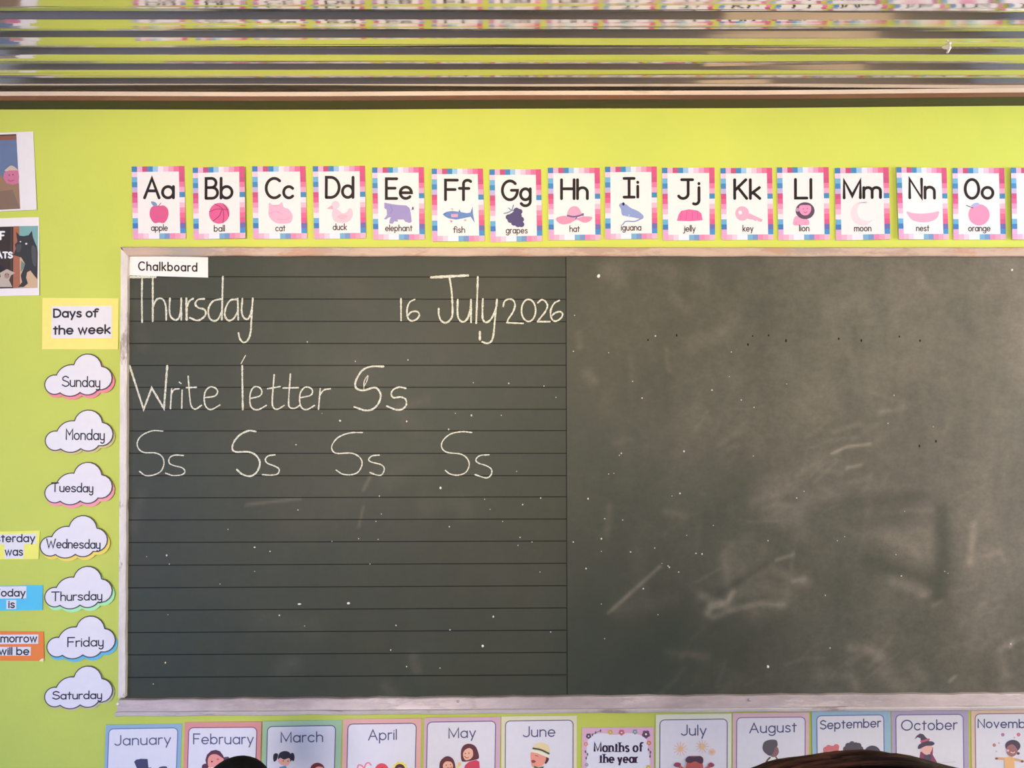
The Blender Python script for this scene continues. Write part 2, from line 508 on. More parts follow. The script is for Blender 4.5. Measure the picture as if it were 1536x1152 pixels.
bm = bmesh.new()
p = Vector((1.035, -.302, ZCEIL + .0036 * 1.035 - HRIB * .5))
bmesh.ops.create_cone(bm, cap_ends=True, segments=14, radius1=.0105, radius2=.0085, depth=.004, matrix=Matrix.Translation(p + Vector((0, 0, -.001))) @ Matrix.Rotation(.25, 4, 'Y'))
bmesh.ops.create_cone(bm, cap_ends=True, segments=10, radius1=.0026, radius2=.0030, depth=.016, matrix=Matrix.Translation(p + Vector((.004, 0, -.009))) @ Matrix.Rotation(.5, 4, 'Y'))
nail = link('ceiling_nail', bm, princ('bright_zinc', (.8, .78, .74), .3, .5, .6), None, False)
tag(nail, 'small shiny nail poking through the corrugated steel ceiling', 'nail')

# timber wall plate under the ceiling: plank, its sawn edge and a pale strip on top
ZP = ZC + .776


def sag(x): return .0066 * x + .0016 * x * x - .0005


def lath(name, y0, y1, z0, z1, m, seg=24):
    bm = bmesh.new(); R = []
    for i in range(seg + 1):
        x = XL + (XR - XL) * i / seg; d = sag(x) + .0008 * math.sin(x * 5.1 + z0 * 9)
        R.append([bm.verts.new((x, yy, zz + d)) for yy, zz in ((y0, z0), (y1, z0), (y1, z1), (y0, z1))])
    for a, b in zip(R, R[1:]):
        for k in range(4):
            bm.faces.new((a[k], a[(k + 1) % 4], b[(k + 1) % 4], b[k]))
    bm.faces.new(R[0][::-1]); bm.faces.new(R[-1])
    bmesh.ops.recalc_face_normals(bm, faces=bm.faces)
    o = link(name, bm, m); o['kind'] = 'structure'
    return o


lath('trim_1', -.060, 0.0, ZP, ZP + .0105, M_PLANK)
lath('trim_2', -.0615, -.060, ZP + .0005, ZP + .0108, M_PLANK_FACE)
lath('trim_3', -.064, 0.0, ZP + .0112, ZP + .0225, M_CREAM)

# ---------------------------------------------------------------- chalkboard
YBRD = .012
board = empty('chalkboard', W(850, 715, 0))
tag(board, 'long dark green chalkboard with ruled left half and worn white timber frame', 'chalkboard')
BU0, BUD, BU1, BV0, BV1 = 187.0, 849.5, 1612.0, 383.0, 1048.0
pA, pB, pC = W(189, 700, YBRD).x, W(849.8, 700, YBRD).x, W(BU1, 700, YBRD).x
zT, zB = W(850, 382, YBRD).z, W(850, 1047, YBRD).z


def board_mat():
    m = princ('chalkboard_paint', (.05, .07, .05), .5, .2); nt, N, Lk, b = nodes(m)
    at = N.new('ShaderNodeAttribute'); at.attribute_name = 'dust_glare'
    grain = noise_fac(nt, 48, 8, .78, stretch=(.8, 1, 1.1), lo=.25, hi=.75)
    wipe = noise_fac(nt, 5, 5, .65, stretch=(1.0, 1, .55), lo=.3, hi=.75)
    def math_(op, x, y):
        n = N.new('ShaderNodeMath'); n.operation = op
        for s, v in ((n.inputs[0], x), (n.inputs[1], y)):
            if isinstance(v, (int, float)): s.default_value = v
            else: Lk.new(v, s)
        return n.outputs[0]
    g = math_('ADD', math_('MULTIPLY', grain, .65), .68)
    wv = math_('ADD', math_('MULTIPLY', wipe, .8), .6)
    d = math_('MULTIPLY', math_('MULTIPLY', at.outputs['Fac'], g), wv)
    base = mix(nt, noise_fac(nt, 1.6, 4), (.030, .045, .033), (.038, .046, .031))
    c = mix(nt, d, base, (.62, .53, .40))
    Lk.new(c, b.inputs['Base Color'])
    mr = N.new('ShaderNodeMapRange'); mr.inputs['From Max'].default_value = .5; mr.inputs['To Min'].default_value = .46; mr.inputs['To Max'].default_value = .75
    Lk.new(d, mr.inputs['Value']); Lk.new(mr.outputs['Result'], b.inputs['Roughness'])
    return m


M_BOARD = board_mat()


def seg_dist(U, V, a, b):
    ax, ay = a; bx, by = b
    dx, dy = bx - ax, by - ay
    t = np.clip(((U - ax) * dx + (V - ay) * dy) / (dx * dx + dy * dy + 1e-9), 0, 1)
    return np.hypot(U - ax - t * dx, V - ay - t * dy), t


def dust_glare(U, V, right):
    rng = np.random.default_rng(3)
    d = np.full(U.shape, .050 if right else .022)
    if right: d += .15 * np.clip((U - 850) / 690, 0, 1.2) ** 1.2 + .026 * np.clip((700 - V) / 300, -1, 1)  # rise toward the right paints in window glare; the rest is chalk

    def soft(pts, w, amp):
        best = np.zeros(U.shape)
        for a, b in zip(pts, pts[1:]):
            q, t = seg_dist(U, V, a, b)
            best = np.maximum(best, np.exp(-(q / w) ** 2))
        return best * amp

    def wedge(pts, amp, edge=6):
        """soft filled polygon (convex, clockwise in px)"""
        s = np.full(U.shape, 1e9)
        n = len(pts); cx = sum(p[0] for p in pts) / n; cyy = sum(p[1] for p in pts) / n
        for i in range(n):
            (ax, ay), (bx, by) = pts[i], pts[(i + 1) % n]
            nx, nyy = -(by - ay), bx - ax; l = math.hypot(nx, nyy); nx /= l; nyy /= l
            if (cx - ax) * nx + (cyy - ay) * nyy < 0: nx, nyy = -nx, -nyy
            s = np.minimum(s, (U - ax) * nx + (V - ay) * nyy)
        return np.clip(s / edge + .3, 0, 1) * amp
    if right:
        d += wedge([(1298, 800), (1330, 785), (1402, 788), (1400, 850), (1360, 830)], .055, 9)
        d += soft([(1300, 806), (1345, 812), (1380, 835)], 12, .05)
        d += soft([(1340, 870), (1385, 888)], 9, .09) + soft([(1384, 893), (1392, 889)], 5, .10) + soft([(1400, 908), (1412, 902)], 3, .1)
        d += wedge([(1085, 815), (1130, 795), (1165, 830), (1110, 870), (1090, 880)], .05, 14)
        d += soft([(1085, 830), (1092, 880), (1098, 905)], 8, .05)
        d += soft([(1052, 893), (1075, 905), (1090, 908)], 7, .10) + soft([(1062, 920), (1066, 910), (1082, 906)], 6, .22) + soft([(1070, 927), (1090, 917), (1140, 905), (1175, 908)], 5, .14)
        d += soft([(1091, 902), (1100, 888)], 4, .2) + soft([(1098, 888), (1150, 880), (1180, 888)], 12, .07)
        d += soft([(1120, 865), (1155, 850), (1195, 872), (1207, 872)], 9, .09) + soft([(1130, 920), (1180, 905)], 14, .06)
        d += soft([(1165, 840), (1190, 832)], 3, .14) + soft([(1190, 872), (1206, 868)], 4, .12)
        d += soft([(913, 919), (990, 850)], 3.2, .14) + soft([(930, 915), (1010, 900)], 12, .04)
        d += soft([(958, 830), (965, 890)], 10, .02)
        d += soft([(1248, 680), (1270, 670), (1305, 666)], 2.4, .22) + soft([(1250, 648), (1290, 636)], 4, .08)
        d += soft([(1235, 690), (1190, 715), (1150, 735)], 16, .05) + soft([(1170, 760), (1230, 745)], 18, .05)
        d += soft([(1270, 702), (1292, 697)], 2.5, .16) + soft([(1322, 618), (1355, 612)], 5, .1)
        d += soft([(1462, 785), (1458, 815), (1455, 845)], 5.5, .10)
        d += soft([(1475, 836), (1500, 828), (1506, 842)], 4, .07)
        d += soft([(1480, 850), (1500, 890), (1470, 930), (1480, 960)], 30, .045) + soft([(1500, 975), (1515, 962), (1536, 958)], 5, .10)
        d += soft([(1502, 980), (1508, 1010)], 7, .06) + soft([(1515, 970), (1518, 965)], 3, .2)
        d += soft([(1275, 970), (1300, 972), (1320, 985)], 8, .09) + soft([(1230, 1012), (1275, 1015), (1285, 1030)], 9, .05)
        d += soft([(1325, 1010), (1340, 1025), (1360, 1030)], 14, .06) + soft([(1370, 1000), (1385, 1015)], 10, .06) + soft([(1425, 1022), (1433, 1014)], 2.5, .18)
        d += soft([(1005, 978), (1060, 985)], 7, .05) + soft([(1080, 1000), (1105, 1018), (1090, 1030)], 12, .03)
        d += soft([(1300, 730), (1390, 733)], 6, .03) + soft([(1355, 765), (1400, 765)], 4, .05)
        d += soft([(905, 400), (960, 395), (1010, 410), (1060, 420)], 13, .035) + soft([(915, 410), (930, 420)], 12, .05)
        d += soft([(1036, 515), (1075, 505), (1100, 480)], 11, .04) + soft([(1010, 445), (1030, 465)], 8, .05) + soft([(880, 560), (888, 570)], 9, .06)
        d += soft([(1260, 455), (1290, 450), (1300, 480)], 18, .04) + soft([(1245, 600), (1310, 560)], 30, .02)
        d += soft([(1110, 650), (1135, 660), (1140, 690)], 12, .03) + soft([(1040, 620), (1060, 640)], 20, .02)
        d += soft([(1380, 425), (1400, 435)], 12, .03) + soft([(910, 600), (925, 650)], 12, .02)
        d += soft([(868, 500), (870, 520)], 6, .05) + soft([(1175, 785), (1195, 775), (1200, 800)], 12, .05)
        rs = random.Random(5)
        for k in range(95):
            if k < 40: cu, cv = rs.gauss(1230, 90), rs.gauss(690, 70)
            elif k < 60: cu, cv = rs.uniform(1000, 1540), rs.uniform(960, 1040)
            elif k < 75: cu, cv = rs.gauss(1480, 40), rs.gauss(900, 70)
            else: cu, cv = rs.uniform(870, 1530), rs.uniform(395, 900)
            an = math.radians(rs.gauss(-22, 22)); ln = rs.uniform(6, 34)
            if k >= 75 and rs.random() < .5: an = math.radians(90 + rs.gauss(0, 10))
            du_, dv_ = math.cos(an) * ln, math.sin(an) * ln; bow = rs.uniform(-5, 5)
            d += soft([(cu - du_, cv - dv_), (cu - dv_ * bow / 40, cv + bow), (cu + du_, cv + dv_)], rs.uniform(1.5, 6), rs.uniform(.008, .045))
        # clean wiped swaths
        d *= 1 - .55 * soft([(1412, 765), (1416, 830), (1408, 890)], 15, 1) - .4 * soft([(1300, 842), (1390, 868)], 12, 1)
        d *= 1 - .45 * soft([(1080, 890), (1150, 846)], 6, 1) - .3 * soft([(1240, 760), (1400, 740)], 12, 1)
        d *= 1 - .35 * np.exp(-(((U - 1000) / 120) ** 2 + ((V - 960) / 90) ** 2))
    else:
        d += soft([(370, 757), (450, 748)], 2.5, .09) + soft([(545, 735), (558, 710)], 3, .09) + soft([(538, 790), (545, 760)], 2, .08)
        d += soft([(640, 760), (690, 750), (700, 765)], 16, .025) + soft([(400, 930), (470, 940)], 22, .02) + soft([(420, 1005), (440, 995)], 14, .03)
        d += soft([(580, 1030), (590, 1040)], 9, .04) + soft([(620, 985), (625, 1005)], 8, .04) + soft([(470, 770), (520, 740)], 40, .018)
        d += soft([(210, 745), (200, 790)], 10, .03) + soft([(200, 440), (215, 520)], 10, .02) + soft([(440, 400), (520, 430)], 28, .02)
        d += soft([(600, 620), (625, 640)], 14, .03) + soft([(470, 540), (540, 560)], 26, .02) + soft([(700, 430), (830, 400)], 30, .015)
        d += soft([(192, 480), (189, 1000)], 6, .012)
        d += soft([(600, 610), (640, 600)], 8, .035) + soft([(575, 720), (620, 700)], 18, .02)
    return np.clip(d, 0, 1)


def panel(x0, x1, right):
    nx, nz = int((x1 - x0) / .0052), int((zT - zB) / .0052)
    gx = np.linspace(x0, x1, nx + 1); gz = np.linspace(zB, zT, nz + 1)
    X, Zz = np.meshgrid(gx, gz)
    # pixel coordinates of the board points only to place the chalk smears and the painted glare
    rel = np.stack([X - CAM.x, np.full(X.shape, -YBRD - CAM.y), Zz - CAM.z], -1)
    fw, rt, up = np.array(FW), np.array(RT), np.array(UP)
    dep = rel @ fw
    U = 768 + FPX * (rel @ rt) / dep; V = 576 - FPX * (rel @ up) / dep
    du = dust_glare(U, V, right)
    n = (nx + 1) * (nz + 1)
    co = np.stack([X - board.location.x, np.full(X.shape, -YBRD - board.location.y), Zz - board.location.z], -1).reshape(-1, 3)
    i = np.arange(nz)[:, None] * (nx + 1) + np.arange(nx)[None, :]
    F = np.stack([i, i + 1, i + nx + 2, i + nx + 1], -1).reshape(-1, 4)
    me = bpy.data.meshes.new('board_panel')
    # a thin slab: the gridded front plus a back and four sides
    bx = [(x0, .0), (x1, .0)]
    back = np.array([[x0, -.001, zB], [x1, -.001, zB], [x1, -.001, zT], [x0, -.001, zT]]) - np.array(board.location)
    co = np.vstack([co, back]); b0 = n
    c = [0, nx, n - 1, n - 1 - nx]
    faces = F.tolist() + [[b0 + 3, b0 + 2, b0 + 1, b0]] + [[c[(k + 1) % 4], c[k], b0 + k, b0 + (k + 1) % 4] for k in range(4)]
    me.from_pydata(co.tolist(), [], faces)
    at = me.attributes.new('dust_glare', 'FLOAT', 'POINT')
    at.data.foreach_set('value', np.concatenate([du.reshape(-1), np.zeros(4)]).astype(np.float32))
    me.materials.append(M_BOARD)
    o = bpy.data.objects.new('board_panel', me); COL.objects.link(o); o.parent = board
    return o


panL = panel(pA, pB - .0012, False); panL['label'] = 'left half of the chalkboard, ruled with thin dark lines'
panR = panel(pB + .0012, pC, True); panR['label'] = 'right half of the chalkboard, plain with chalk smears and painted window glare'
M_LINE = princ('scored_line_black', (.008, .009, .007), .6, .2)
bm = bmesh.new(); box(bm, pB - .0012 - board.location.x, pB + .0012 - board.location.x, -.0115, -.001, zB - board.location.z, zT - board.location.z)
link('panel_joint', bm, M_LINE, board)


class BoardArt(Art):
    def __init__(self):
        self.c = Vector(board.location); self.a = 0; self.off = YBRD; self.cu, self.cv = 600, 600; self.new()

    def L(self, p, layer):
        q = W(p[0], p[1], YBRD + .0001 + layer * .00018)
        return q - self.c


BA = BoardArt()
lineL = [414.8, 448.3, 481.8, 515.2, 548.2, 581, 614, 646.5, 680, 713.6, 747, 780, 813.8, 848, 881.8, 915.4, 948.9, 982.3, 1016.2]
lineR = [415.8, 449, 482.4, 515.2, 547.9, 580.8, 613.9, 645.9, 680, 713.5, 745.2, 778.5, 811.5, 844.9, 878.5, 911.8, 945.2, 978.6, 1012.2]
for a, b in zip(lineL, lineR):
    BA.stroke([(188 + (190.5 - 188) * (1016 - a) / 600, a), (849, b)], 1.45, M_LINE, 0)
o = BA.done('ruled_line_pattern', panL); o.matrix_parent_inverse = Matrix()

M_CHALK = princ('chalk_white', (.75, .74, .68), .9, .1)
nt, N, Lk, b_ = nodes(M_CHALK)
Lk.new(mix(nt, noise_fac(nt, 260, 4, .8, lo=.33, hi=.62), (.33, .35, .26), (.84, .86, .72)), b_.inputs['Base Color'])


def chalk(name_label, items, ox, oy, s, w):
    for it in items:
        pts = Z(ox, oy, s, it[0]) if it[0] != 'o' else Z(ox, oy, s, ell(*it[1]))
        if it[0] == 'o': BA.stroke(pts, w, M_CHALK, 1, closed=True)
        else: BA.stroke(pts, it[1] if len(it) > 1 and isinstance(it[1], float) else w, M_CHALK, 1, smooth=(len(it[0]) > 2 and 'sharp' not in it), jitter=.22)
    o = BA.done('chalk_lettering', board, name_label)


z4 = (180, 370, 4.518)
chalk('white chalk word Thursday', [
    ([(62, 206), (150, 206), (240, 205)], 3.6), ([(150, 200), (148, 350), (150, 512)],), ([(222, 200), (222, 505)],),
    ([(222, 410), (245, 362), (275, 350), (300, 370), (312, 420), (313, 495)],),
    ([(338, 350), (335, 430), (345, 475), (375, 497), (400, 480), (412, 420), (415, 350)],), ([(415, 350), (415, 495)],),
    ([(450, 352), (452, 495)], 3.4), ([(455, 405), (472, 367), (497, 352)],),
    ([(572, 354), (530, 358), (510, 388), (530, 413), (570, 425), (582, 450), (565, 480), (525, 500), (473, 482)],),
    ([(682, 355), (630, 370), (600, 420), (605, 480), (635, 503), (665, 490), (690, 440)],), ([(697, 203), (690, 495)],),
    ([(792, 356), (745, 366), (715, 420), (712, 470), (735, 500), (770, 487), (798, 440)],), ([(798, 352), (801, 495)],),
    ([(830, 352), (824, 430), (835, 475), (860, 492), (880, 470), (895, 410), (900, 350)],),
    ([(900, 350), (890, 500), (885, 580), (865, 635), (835, 648), (812, 622), (803, 585)],)], *z4, 2.6)
z5 = (560, 370, 4.518)
chalk('white chalk number 16', [([(187, 352), (188, 500)],), ([(280, 358), (245, 378), (228, 430), (235, 485), (262, 503), (295, 490), (312, 462), (295, 440), (257, 443), (232, 470)],)], *z5, 2.4)
chalk('white chalk word July', [
    ([(393, 208), (640, 195)], 3.9), ([(515, 205), (530, 300), (537, 430), (530, 482), (495, 515), (460, 502), (444, 462), (443, 420)],),
    ([(572, 360), (570, 440), (580, 490), (610, 510), (640, 482), (658, 420), (662, 360)],), ([(662, 360), (662, 512)],), ([(708, 205), (703, 360), (697, 518)],),
    ([(742, 355), (740, 440), (742, 490), (760, 512), (790, 500), (820, 450), (835, 400), (838, 358)],),
    ([(838, 358), (825, 480), (815, 590), (800, 640), (770, 655), (738, 645)],), ([(722, 578), (722, 628)], 3.4)], *z5, 2.7)
chalk('white chalk number 2026', [
    ([(880, 405), (890, 370), (920, 355), (950, 365), (960, 400), (945, 445), (915, 490), (908, 513)],), ([(905, 515), (1015, 520)],), ('o', (1052, 432, 48, 75)),
    ([(1115, 380), (1140, 360), (1165, 370), (1180, 400), (1165, 440), (1130, 485), (1115, 506)],), ([(1113, 508), (1197, 508)],),
    ([(1260, 365), (1225, 385), (1203, 430), (1205, 480), (1230, 505), (1265, 490), (1283, 460), (1265, 440), (1230, 450), (1208, 470)],)], *z5, 2.4)
z6 = (180, 530, 4.518)
chalk('white chalk word Write', [
    ([(65, 85), (160, 380), (215, 235), (298, 375), (320, 85)], 2.9, 'sharp'), ([(350, 240), (342, 375)],), ([(345, 285), (365, 247), (400, 240)],),
    ([(421, 250), (418, 372)],), ([(402, 196), (413, 204)],), ([(462, 155), (473, 300), (485, 360), (512, 378), (552, 352)],), ([(450, 232), (518, 230)],),
    ([(576, 300), (640, 290), (662, 260), (645, 235), (610, 228), (578, 260), (571, 320), (585, 365), (620, 380), (677, 350)],)], *z6, 2.1)
chalk('white chalk word letter', [
    ([(828, 85), (832, 380)], 2.7), ([(820, 70), (850, 15)], 1.4), ([(885, 305), (945, 290), (962, 260), (945, 232), (910, 228), (885, 265), (880, 330), (895, 370), (935, 382), (992, 353)],),
    ([(1045, 145), (1032, 320), (1042, 370), (1070, 378), (1112, 353)],), ([(1000, 240), (1085, 225)],),
    ([(1155, 140), (1143, 320), (1150, 365), (1185, 372), (1220, 350)],), ([(1105, 235), (1210, 232)],),
    ([(1225, 300), (1290, 285), (1305, 255), (1285, 232), (1250, 232), (1222, 270), (1218, 330), (1235, 372), (1270, 380), (1318, 353)],),
    ([(1357, 240), (1345, 380)],), ([(1350, 292), (1380, 250), (1425, 240)],)], *z6, 2.1)
z7 = (480, 530, 4.042)
chalk('white chalk letters Ss after the word letter', [
    ([(385, 80), (310, 80), (258, 102), (225, 150), (213, 190), (225, 215), (265, 225), (330, 207), (360, 230), (368, 265), (350, 310), (315, 340), (270, 345), (208, 325)], 2.7),
    ([(266, 222), (268, 170), (290, 135), (285, 165), (270, 195)], 1.3),
    ([(520, 212), (480, 205), (445, 220), (432, 245), (445, 268), (490, 265), (520, 280), (522, 315), (495, 340), (455, 340), (405, 320)],)], *z7, 2.4)
chalk('first chalk Ss pair of the third line', [
    ([(290, 527), (220, 525), (150, 555), (118, 600), (125, 645), (165, 672), (240, 675), (285, 700), (298, 745), (280, 795), (235, 822), (175, 828), (132, 800)],),
    ([(430, 692), (370, 690), (335, 710), (335, 745), (370, 762), (420, 775), (440, 800), (420, 822), (360, 828), (308, 812)],)], *z6, 1.8)
chalk('second chalk Ss pair of the third line', [
    ([(920, 530), (870, 525), (810, 555), (770, 605), (762, 650), (790, 668), (870, 668), (920, 690), (948, 740), (930, 800), (885, 832), (830, 820), (792, 788)], 2.5),
    ([(1050, 688), (1005, 695), (985, 720), (1000, 745), (1050, 765), (1078, 785), (1070, 815), (1030, 825), (965, 822)],)], *z6, 1.95)
chalk('third chalk Ss pair of the third line', [
    ([(258, 480), (180, 483), (110, 510), (72, 560), (80, 595), (110, 607), (190, 605), (240, 630), (255, 670), (235, 715), (195, 735), (140, 733), (98, 708)],),
    ([(360, 617), (315, 622), (295, 645), (315, 660), (370, 675), (390, 700), (375, 735), (345, 738), (302, 722)],)], *z7, 1.85)
chalk('fourth chalk Ss pair of the third line', [
    ([(920, 480), (860, 475), (790, 490), (745, 530), (738, 570), (770, 600), (850, 610), (890, 635), (905, 675), (885, 720), (840, 738), (790, 732), (760, 710)],),
    ([(1025, 615), (970, 620), (945, 645), (960, 665), (1010, 682), (1040, 705), (1035, 740), (1005, 755), (940, 735)],)], *z7, 1.85)

# small flecks and crumbs of chalk stuck on the board
M_FLECK = princ('chalk_fleck', (.70, .66, .58), .85, .1)


def dome(bm, c, r, h, rz=1.0, ang=0):
    top = bm.verts.new(c + Vector((0, -h, 0))); mid = []; low = []
    for i in range(8):
        t = i * math.pi / 4 + ang; q = Vector((math.cos(t) * r, 0, math.sin(t) * r * rz)) * random.uniform(.8, 1.15)
        mid.append(bm.verts.new(c + q * .7 + Vector((0, -h * .75, 0)))); low.append(bm.verts.new(c + q))
    for i in range(8):
        j = (i + 1) % 8
        bm.faces.new((top, mid[i], mid[j])); bm.faces.new((mid[i], low[i], low[j], mid[j]))


flecks = [(461, 513), (444, 667), (483, 620), (710, 574), (763, 575), (816, 579), (834, 596), (683, 620), (752, 623), (707, 623), (775, 707), (673, 644), (610, 632), (612, 540), (533, 542),
          (862, 473), (860, 527), (949, 572), (963, 597), (913, 529), (983, 504), (1180, 576), (1112, 600), (1131, 611), (1097, 528), (1068, 585), (1026, 677), (1130, 684), (1094, 565), (929, 683), (932, 680), (913, 711), (921, 710), (1206, 737), (1195, 747),
          (1008, 744), (1020, 740), (907, 778), (934, 780), (882, 748), (860, 813), (902, 808), (902, 827), (982, 822), (993, 845), (1002, 849), (1004, 851), (965, 883), (902, 906), (987, 922), (907, 958), (1030, 803), (1070, 788), (1152, 811), (1044, 830), (1053, 831), (1018, 858),
          (946, 828), (879, 853), (1256, 811), (1267, 805), (1344, 832), (1352, 864), (1417, 857), (1422, 860), (1238, 893), (1245, 972), (1357, 767), (1516, 966), (1341, 593), (1400, 640), (1332, 635),
          (342, 794), (382, 821), (405, 827), (382, 857), (250, 833), (254, 846), (447, 765), (252, 922), (419, 923), (457, 939), (330, 876), (498, 812), (220, 835), (248, 994), (230, 1026), (569, 744), (572, 771), (564, 782), (538, 808), (567, 809), (727, 749), (735, 764), (784, 757), (811, 747), (754, 782), (674, 790), (780, 806), (798, 813), (777, 818), (810, 858), (826, 948), (675, 945), (594, 938), (586, 975), (740, 925), (610, 1000), (660, 1002), (555, 846)]
bm = bmesh.new()
for u, v in flecks:
    r = random.choice((.0013, .0016, .0023))
    dome(bm, W(u, v, YBRD) - Vector(board.location), r, r * .7, random.uniform(.7, 1.4), random.random())
o = link('chalk_specks', bm, M_FLECK, board); o['kind'] = 'stuff'; o['label'] = 'tiny pale chalk specks scattered over the board'
M_CRUMB = princ('chalk_crumb', (.82, .80, .74), .8, .1)
for u, v, r, rz in ((898, 414, .0050, 1.1), (523, 905, .0042, .8), (449, 906, .0050, .5), (661, 732, .0030, 1.3), (724, 969, .0032, 1.2), (1152, 1000, .0036, 1.3), (1518, 405, .0034, 1), (510, 631, .0030, 1)):
    bm = bmesh.new(); dome(bm, W(u, v, YBRD) - Vector(board.location), r, r * .6, rz, random.random())
    link('chalk_crumb', bm, M_CRUMB, board)
M_NICK = princ('bare_nick', (.012, .012, .01), .7, .1)
for u, v in ((1015, 503), (972, 510), (1129, 504), (1122, 517), (1153, 503), (1179, 511), (1258, 508), (1292, 511), (1349, 505), (1380, 511), (1404, 662), (1379, 669)):
    bm = bmesh.new(); dome(bm, W(u, v, YBRD) - Vector(board.location), .0024, .0004, random.uniform(1, 1.9), random.random())
    link('nick_mark', bm, M_NICK, panR)


# frame
def rail(name, pts, y0, m, wob=.0006):
    """four-sided bar from cross-section quads, pts = list of (front-low, front-high, back-high, back-low)"""
    bm = bmesh.new(); R = [[bm.verts.new(Vector(p) - Vector(board.location)) for p in q] for q in pts]
    k = len(R[0])
    for a, b in zip(R, R[1:]):
        for i in range(k): bm.faces.new((a[i], a[(i + 1) % k], b[(i + 1) % k], b[i]))
    bm.faces.new(R[0][::-1]); bm.faces.new(R[-1])
    bmesh.ops.recalc_face_normals(bm, faces=bm.faces)
    return link(name, bm, m, board)


YF = .024


def lerp(a, b, t): return a + (b - a) * t


def wob(s, k=1.0): return .0007 * k * (math.sin(s * 23.1) + .6 * math.sin(s * 57.7 + 1.3) + .4 * math.sin(s * 131 + .4))


# top rail, mitred at the left end
zt0 = W(850, 384.3, YF).z; zt1 = W(850, 370.5, YF).z
xl0, xl1 = W(179.5, 500, YF).x, W(190.8, 500, YF).x
xe = pC + .03
q = []
for i in range(61):
    t = i / 60; x_lo = lerp(xl1, xe - .02, t); x_hi = lerp(xl0, xe, t)
    w = wob(t * 3)
    q.append([(x_lo, -YF, zt0 + w), (x_lo, -YF - .002, zt0 + .003 + w), (x_hi, -YF - .002, zt1 - .003 + w * .5), (x_hi, -YF + .003, zt1 + w * .5), (x_hi, -.0005, zt1), (x_lo, -.0005, zt0)])
top_rail = rail('frame_rail', q, YF, M_RAIL_H); top_rail['label'] = 'top rail of the frame, cream paint worn to pink wood'
# left rail
zb = W(180, 1046, YF).z
q = []
for i in range(41):
    t = i / 40; z_o = lerp(zt1, zb, t); z_i = lerp(zt0, zb, t); w = wob(t * 2 + 5)
    q.append([(xl1 + w, -YF, z_i), (xl1 - .003 + w, -YF - .002, z_i), (xl0 + .003 + w * .5, -YF - .002, z_o), (xl0 + w * .5, -YF + .003, z_o), (xl0, -.0005, z_o), (xl1, -.0005, z_i)])
rail('frame_rail', q, YF, M_RAIL_V)['label'] = 'left upright of the frame, chipped white paint'
xr0, xr1 = xe - .02, xe
q = [[(xr0, -YF, z), (xr0 + .003, -YF - .002, z), (xr1 - .003, -YF - .002, z2), (xr1, -YF + .003, z2), (xr1, -.0005, z2), (xr0, -.0005, z)] for z, z2 in ((zt0, zt1), (zb, zb))]
rail('frame_rail', q, YF, M_RAIL_V)['label'] = 'right upright of the frame'
# bottom board: a leaning plank with a rounded lip along its foot
YL = .040
q = []
x0 = W(176.3, 1060, .03).x
for i in range(81):
    t = i / 80; x = lerp(x0, xe + .01, t); w = wob(t * 4 + 2, 1.5); w2 = wob(t * 3 + 9, .8)
    zbk = W(850, 1045.5, .026).z + w; zfr = W(850, 1064.5, YL - .004).z + w2 * .5; zlo = W(850, 1070.3, YL - .004).z + w2
    q.append([(x, -.0005, zbk - .001), (x, -.024, zbk), (x, -.0262, zbk - .0022), (x, -YL + .005, zfr), (x, -YL + .005, zlo + .002), (x, -YL + .008, zlo), (x, -.0005, zlo + .002)])
ledge = rail('chalk_ledge', q, YL, M_LEDGE); ledge['label'] = 'grey dusty ledge along the bottom of the board'
q2 = []
for i in range(81):
    t = i / 80; x = lerp(x0 - .001, xe + .011, t); w2 = wob(t * 3 + 9, .8)
    zfr = W(850, 1064.2, YL).z + w2 * .5; zlo = W(850, 1070.6, YL).z + w2
    q2.append([(x, -YL + .003, zlo), (x, -YL - .0015, zlo + .003), (x, -YL - .0015, zfr - .003), (x, -YL + .001, zfr), (x, -YL + .006, zfr + .0006), (x, -YL + .006, zlo)])
rail('ledge_lip', q2, YL, M_LIP)['label'] = 'pale rounded lip of the ledge'
M_NAIL = princ('nail_head', (.5, .46, .44), .35, .5, .7)
for u, v, r, m in ((687, 1052, .0030, 0), (1124, 1050, .0034, 0), (1044, 1058, .0022, 1), (176.8, 1056, .0038, 2)):
    p = W(u, v, .030); bm = bmesh.new()
    bmesh.ops.create_uvsphere(bm, u_segments=12, v_segments=8, radius=r, matrix=Matrix.Translation(Vector((p.x, -.0305, p.z)) - Vector(board.location)) @ Matrix.Diagonal((1, .8, 1, 1)))
    link('nail_head', bm, (M_NAIL, M_NICK, M_CRUMB)[m], board, True)

# ---------------------------------------------------------------- paper strip reading Chalkboard
A = Art(252.5, 400.7, -math.radians(1.0), YBRD)
INK = (38, 28, 26)
root = A.sheet('word_strip', [(194, 383.8), (312.3, 386), (312.3, 416.5), (194, 413.2)], (250, 238, 230))
A.text('Chalkboard', 207.5, 296.5, 405.2, 12.2, 2.05, INK, .64, .29, dy=1.7); A.done('lettering', root)
A.place(root, 0, 0, .0012)
tag(root, 'white paper strip reading Chalkboard taped on the top left of the board', 'paper label')

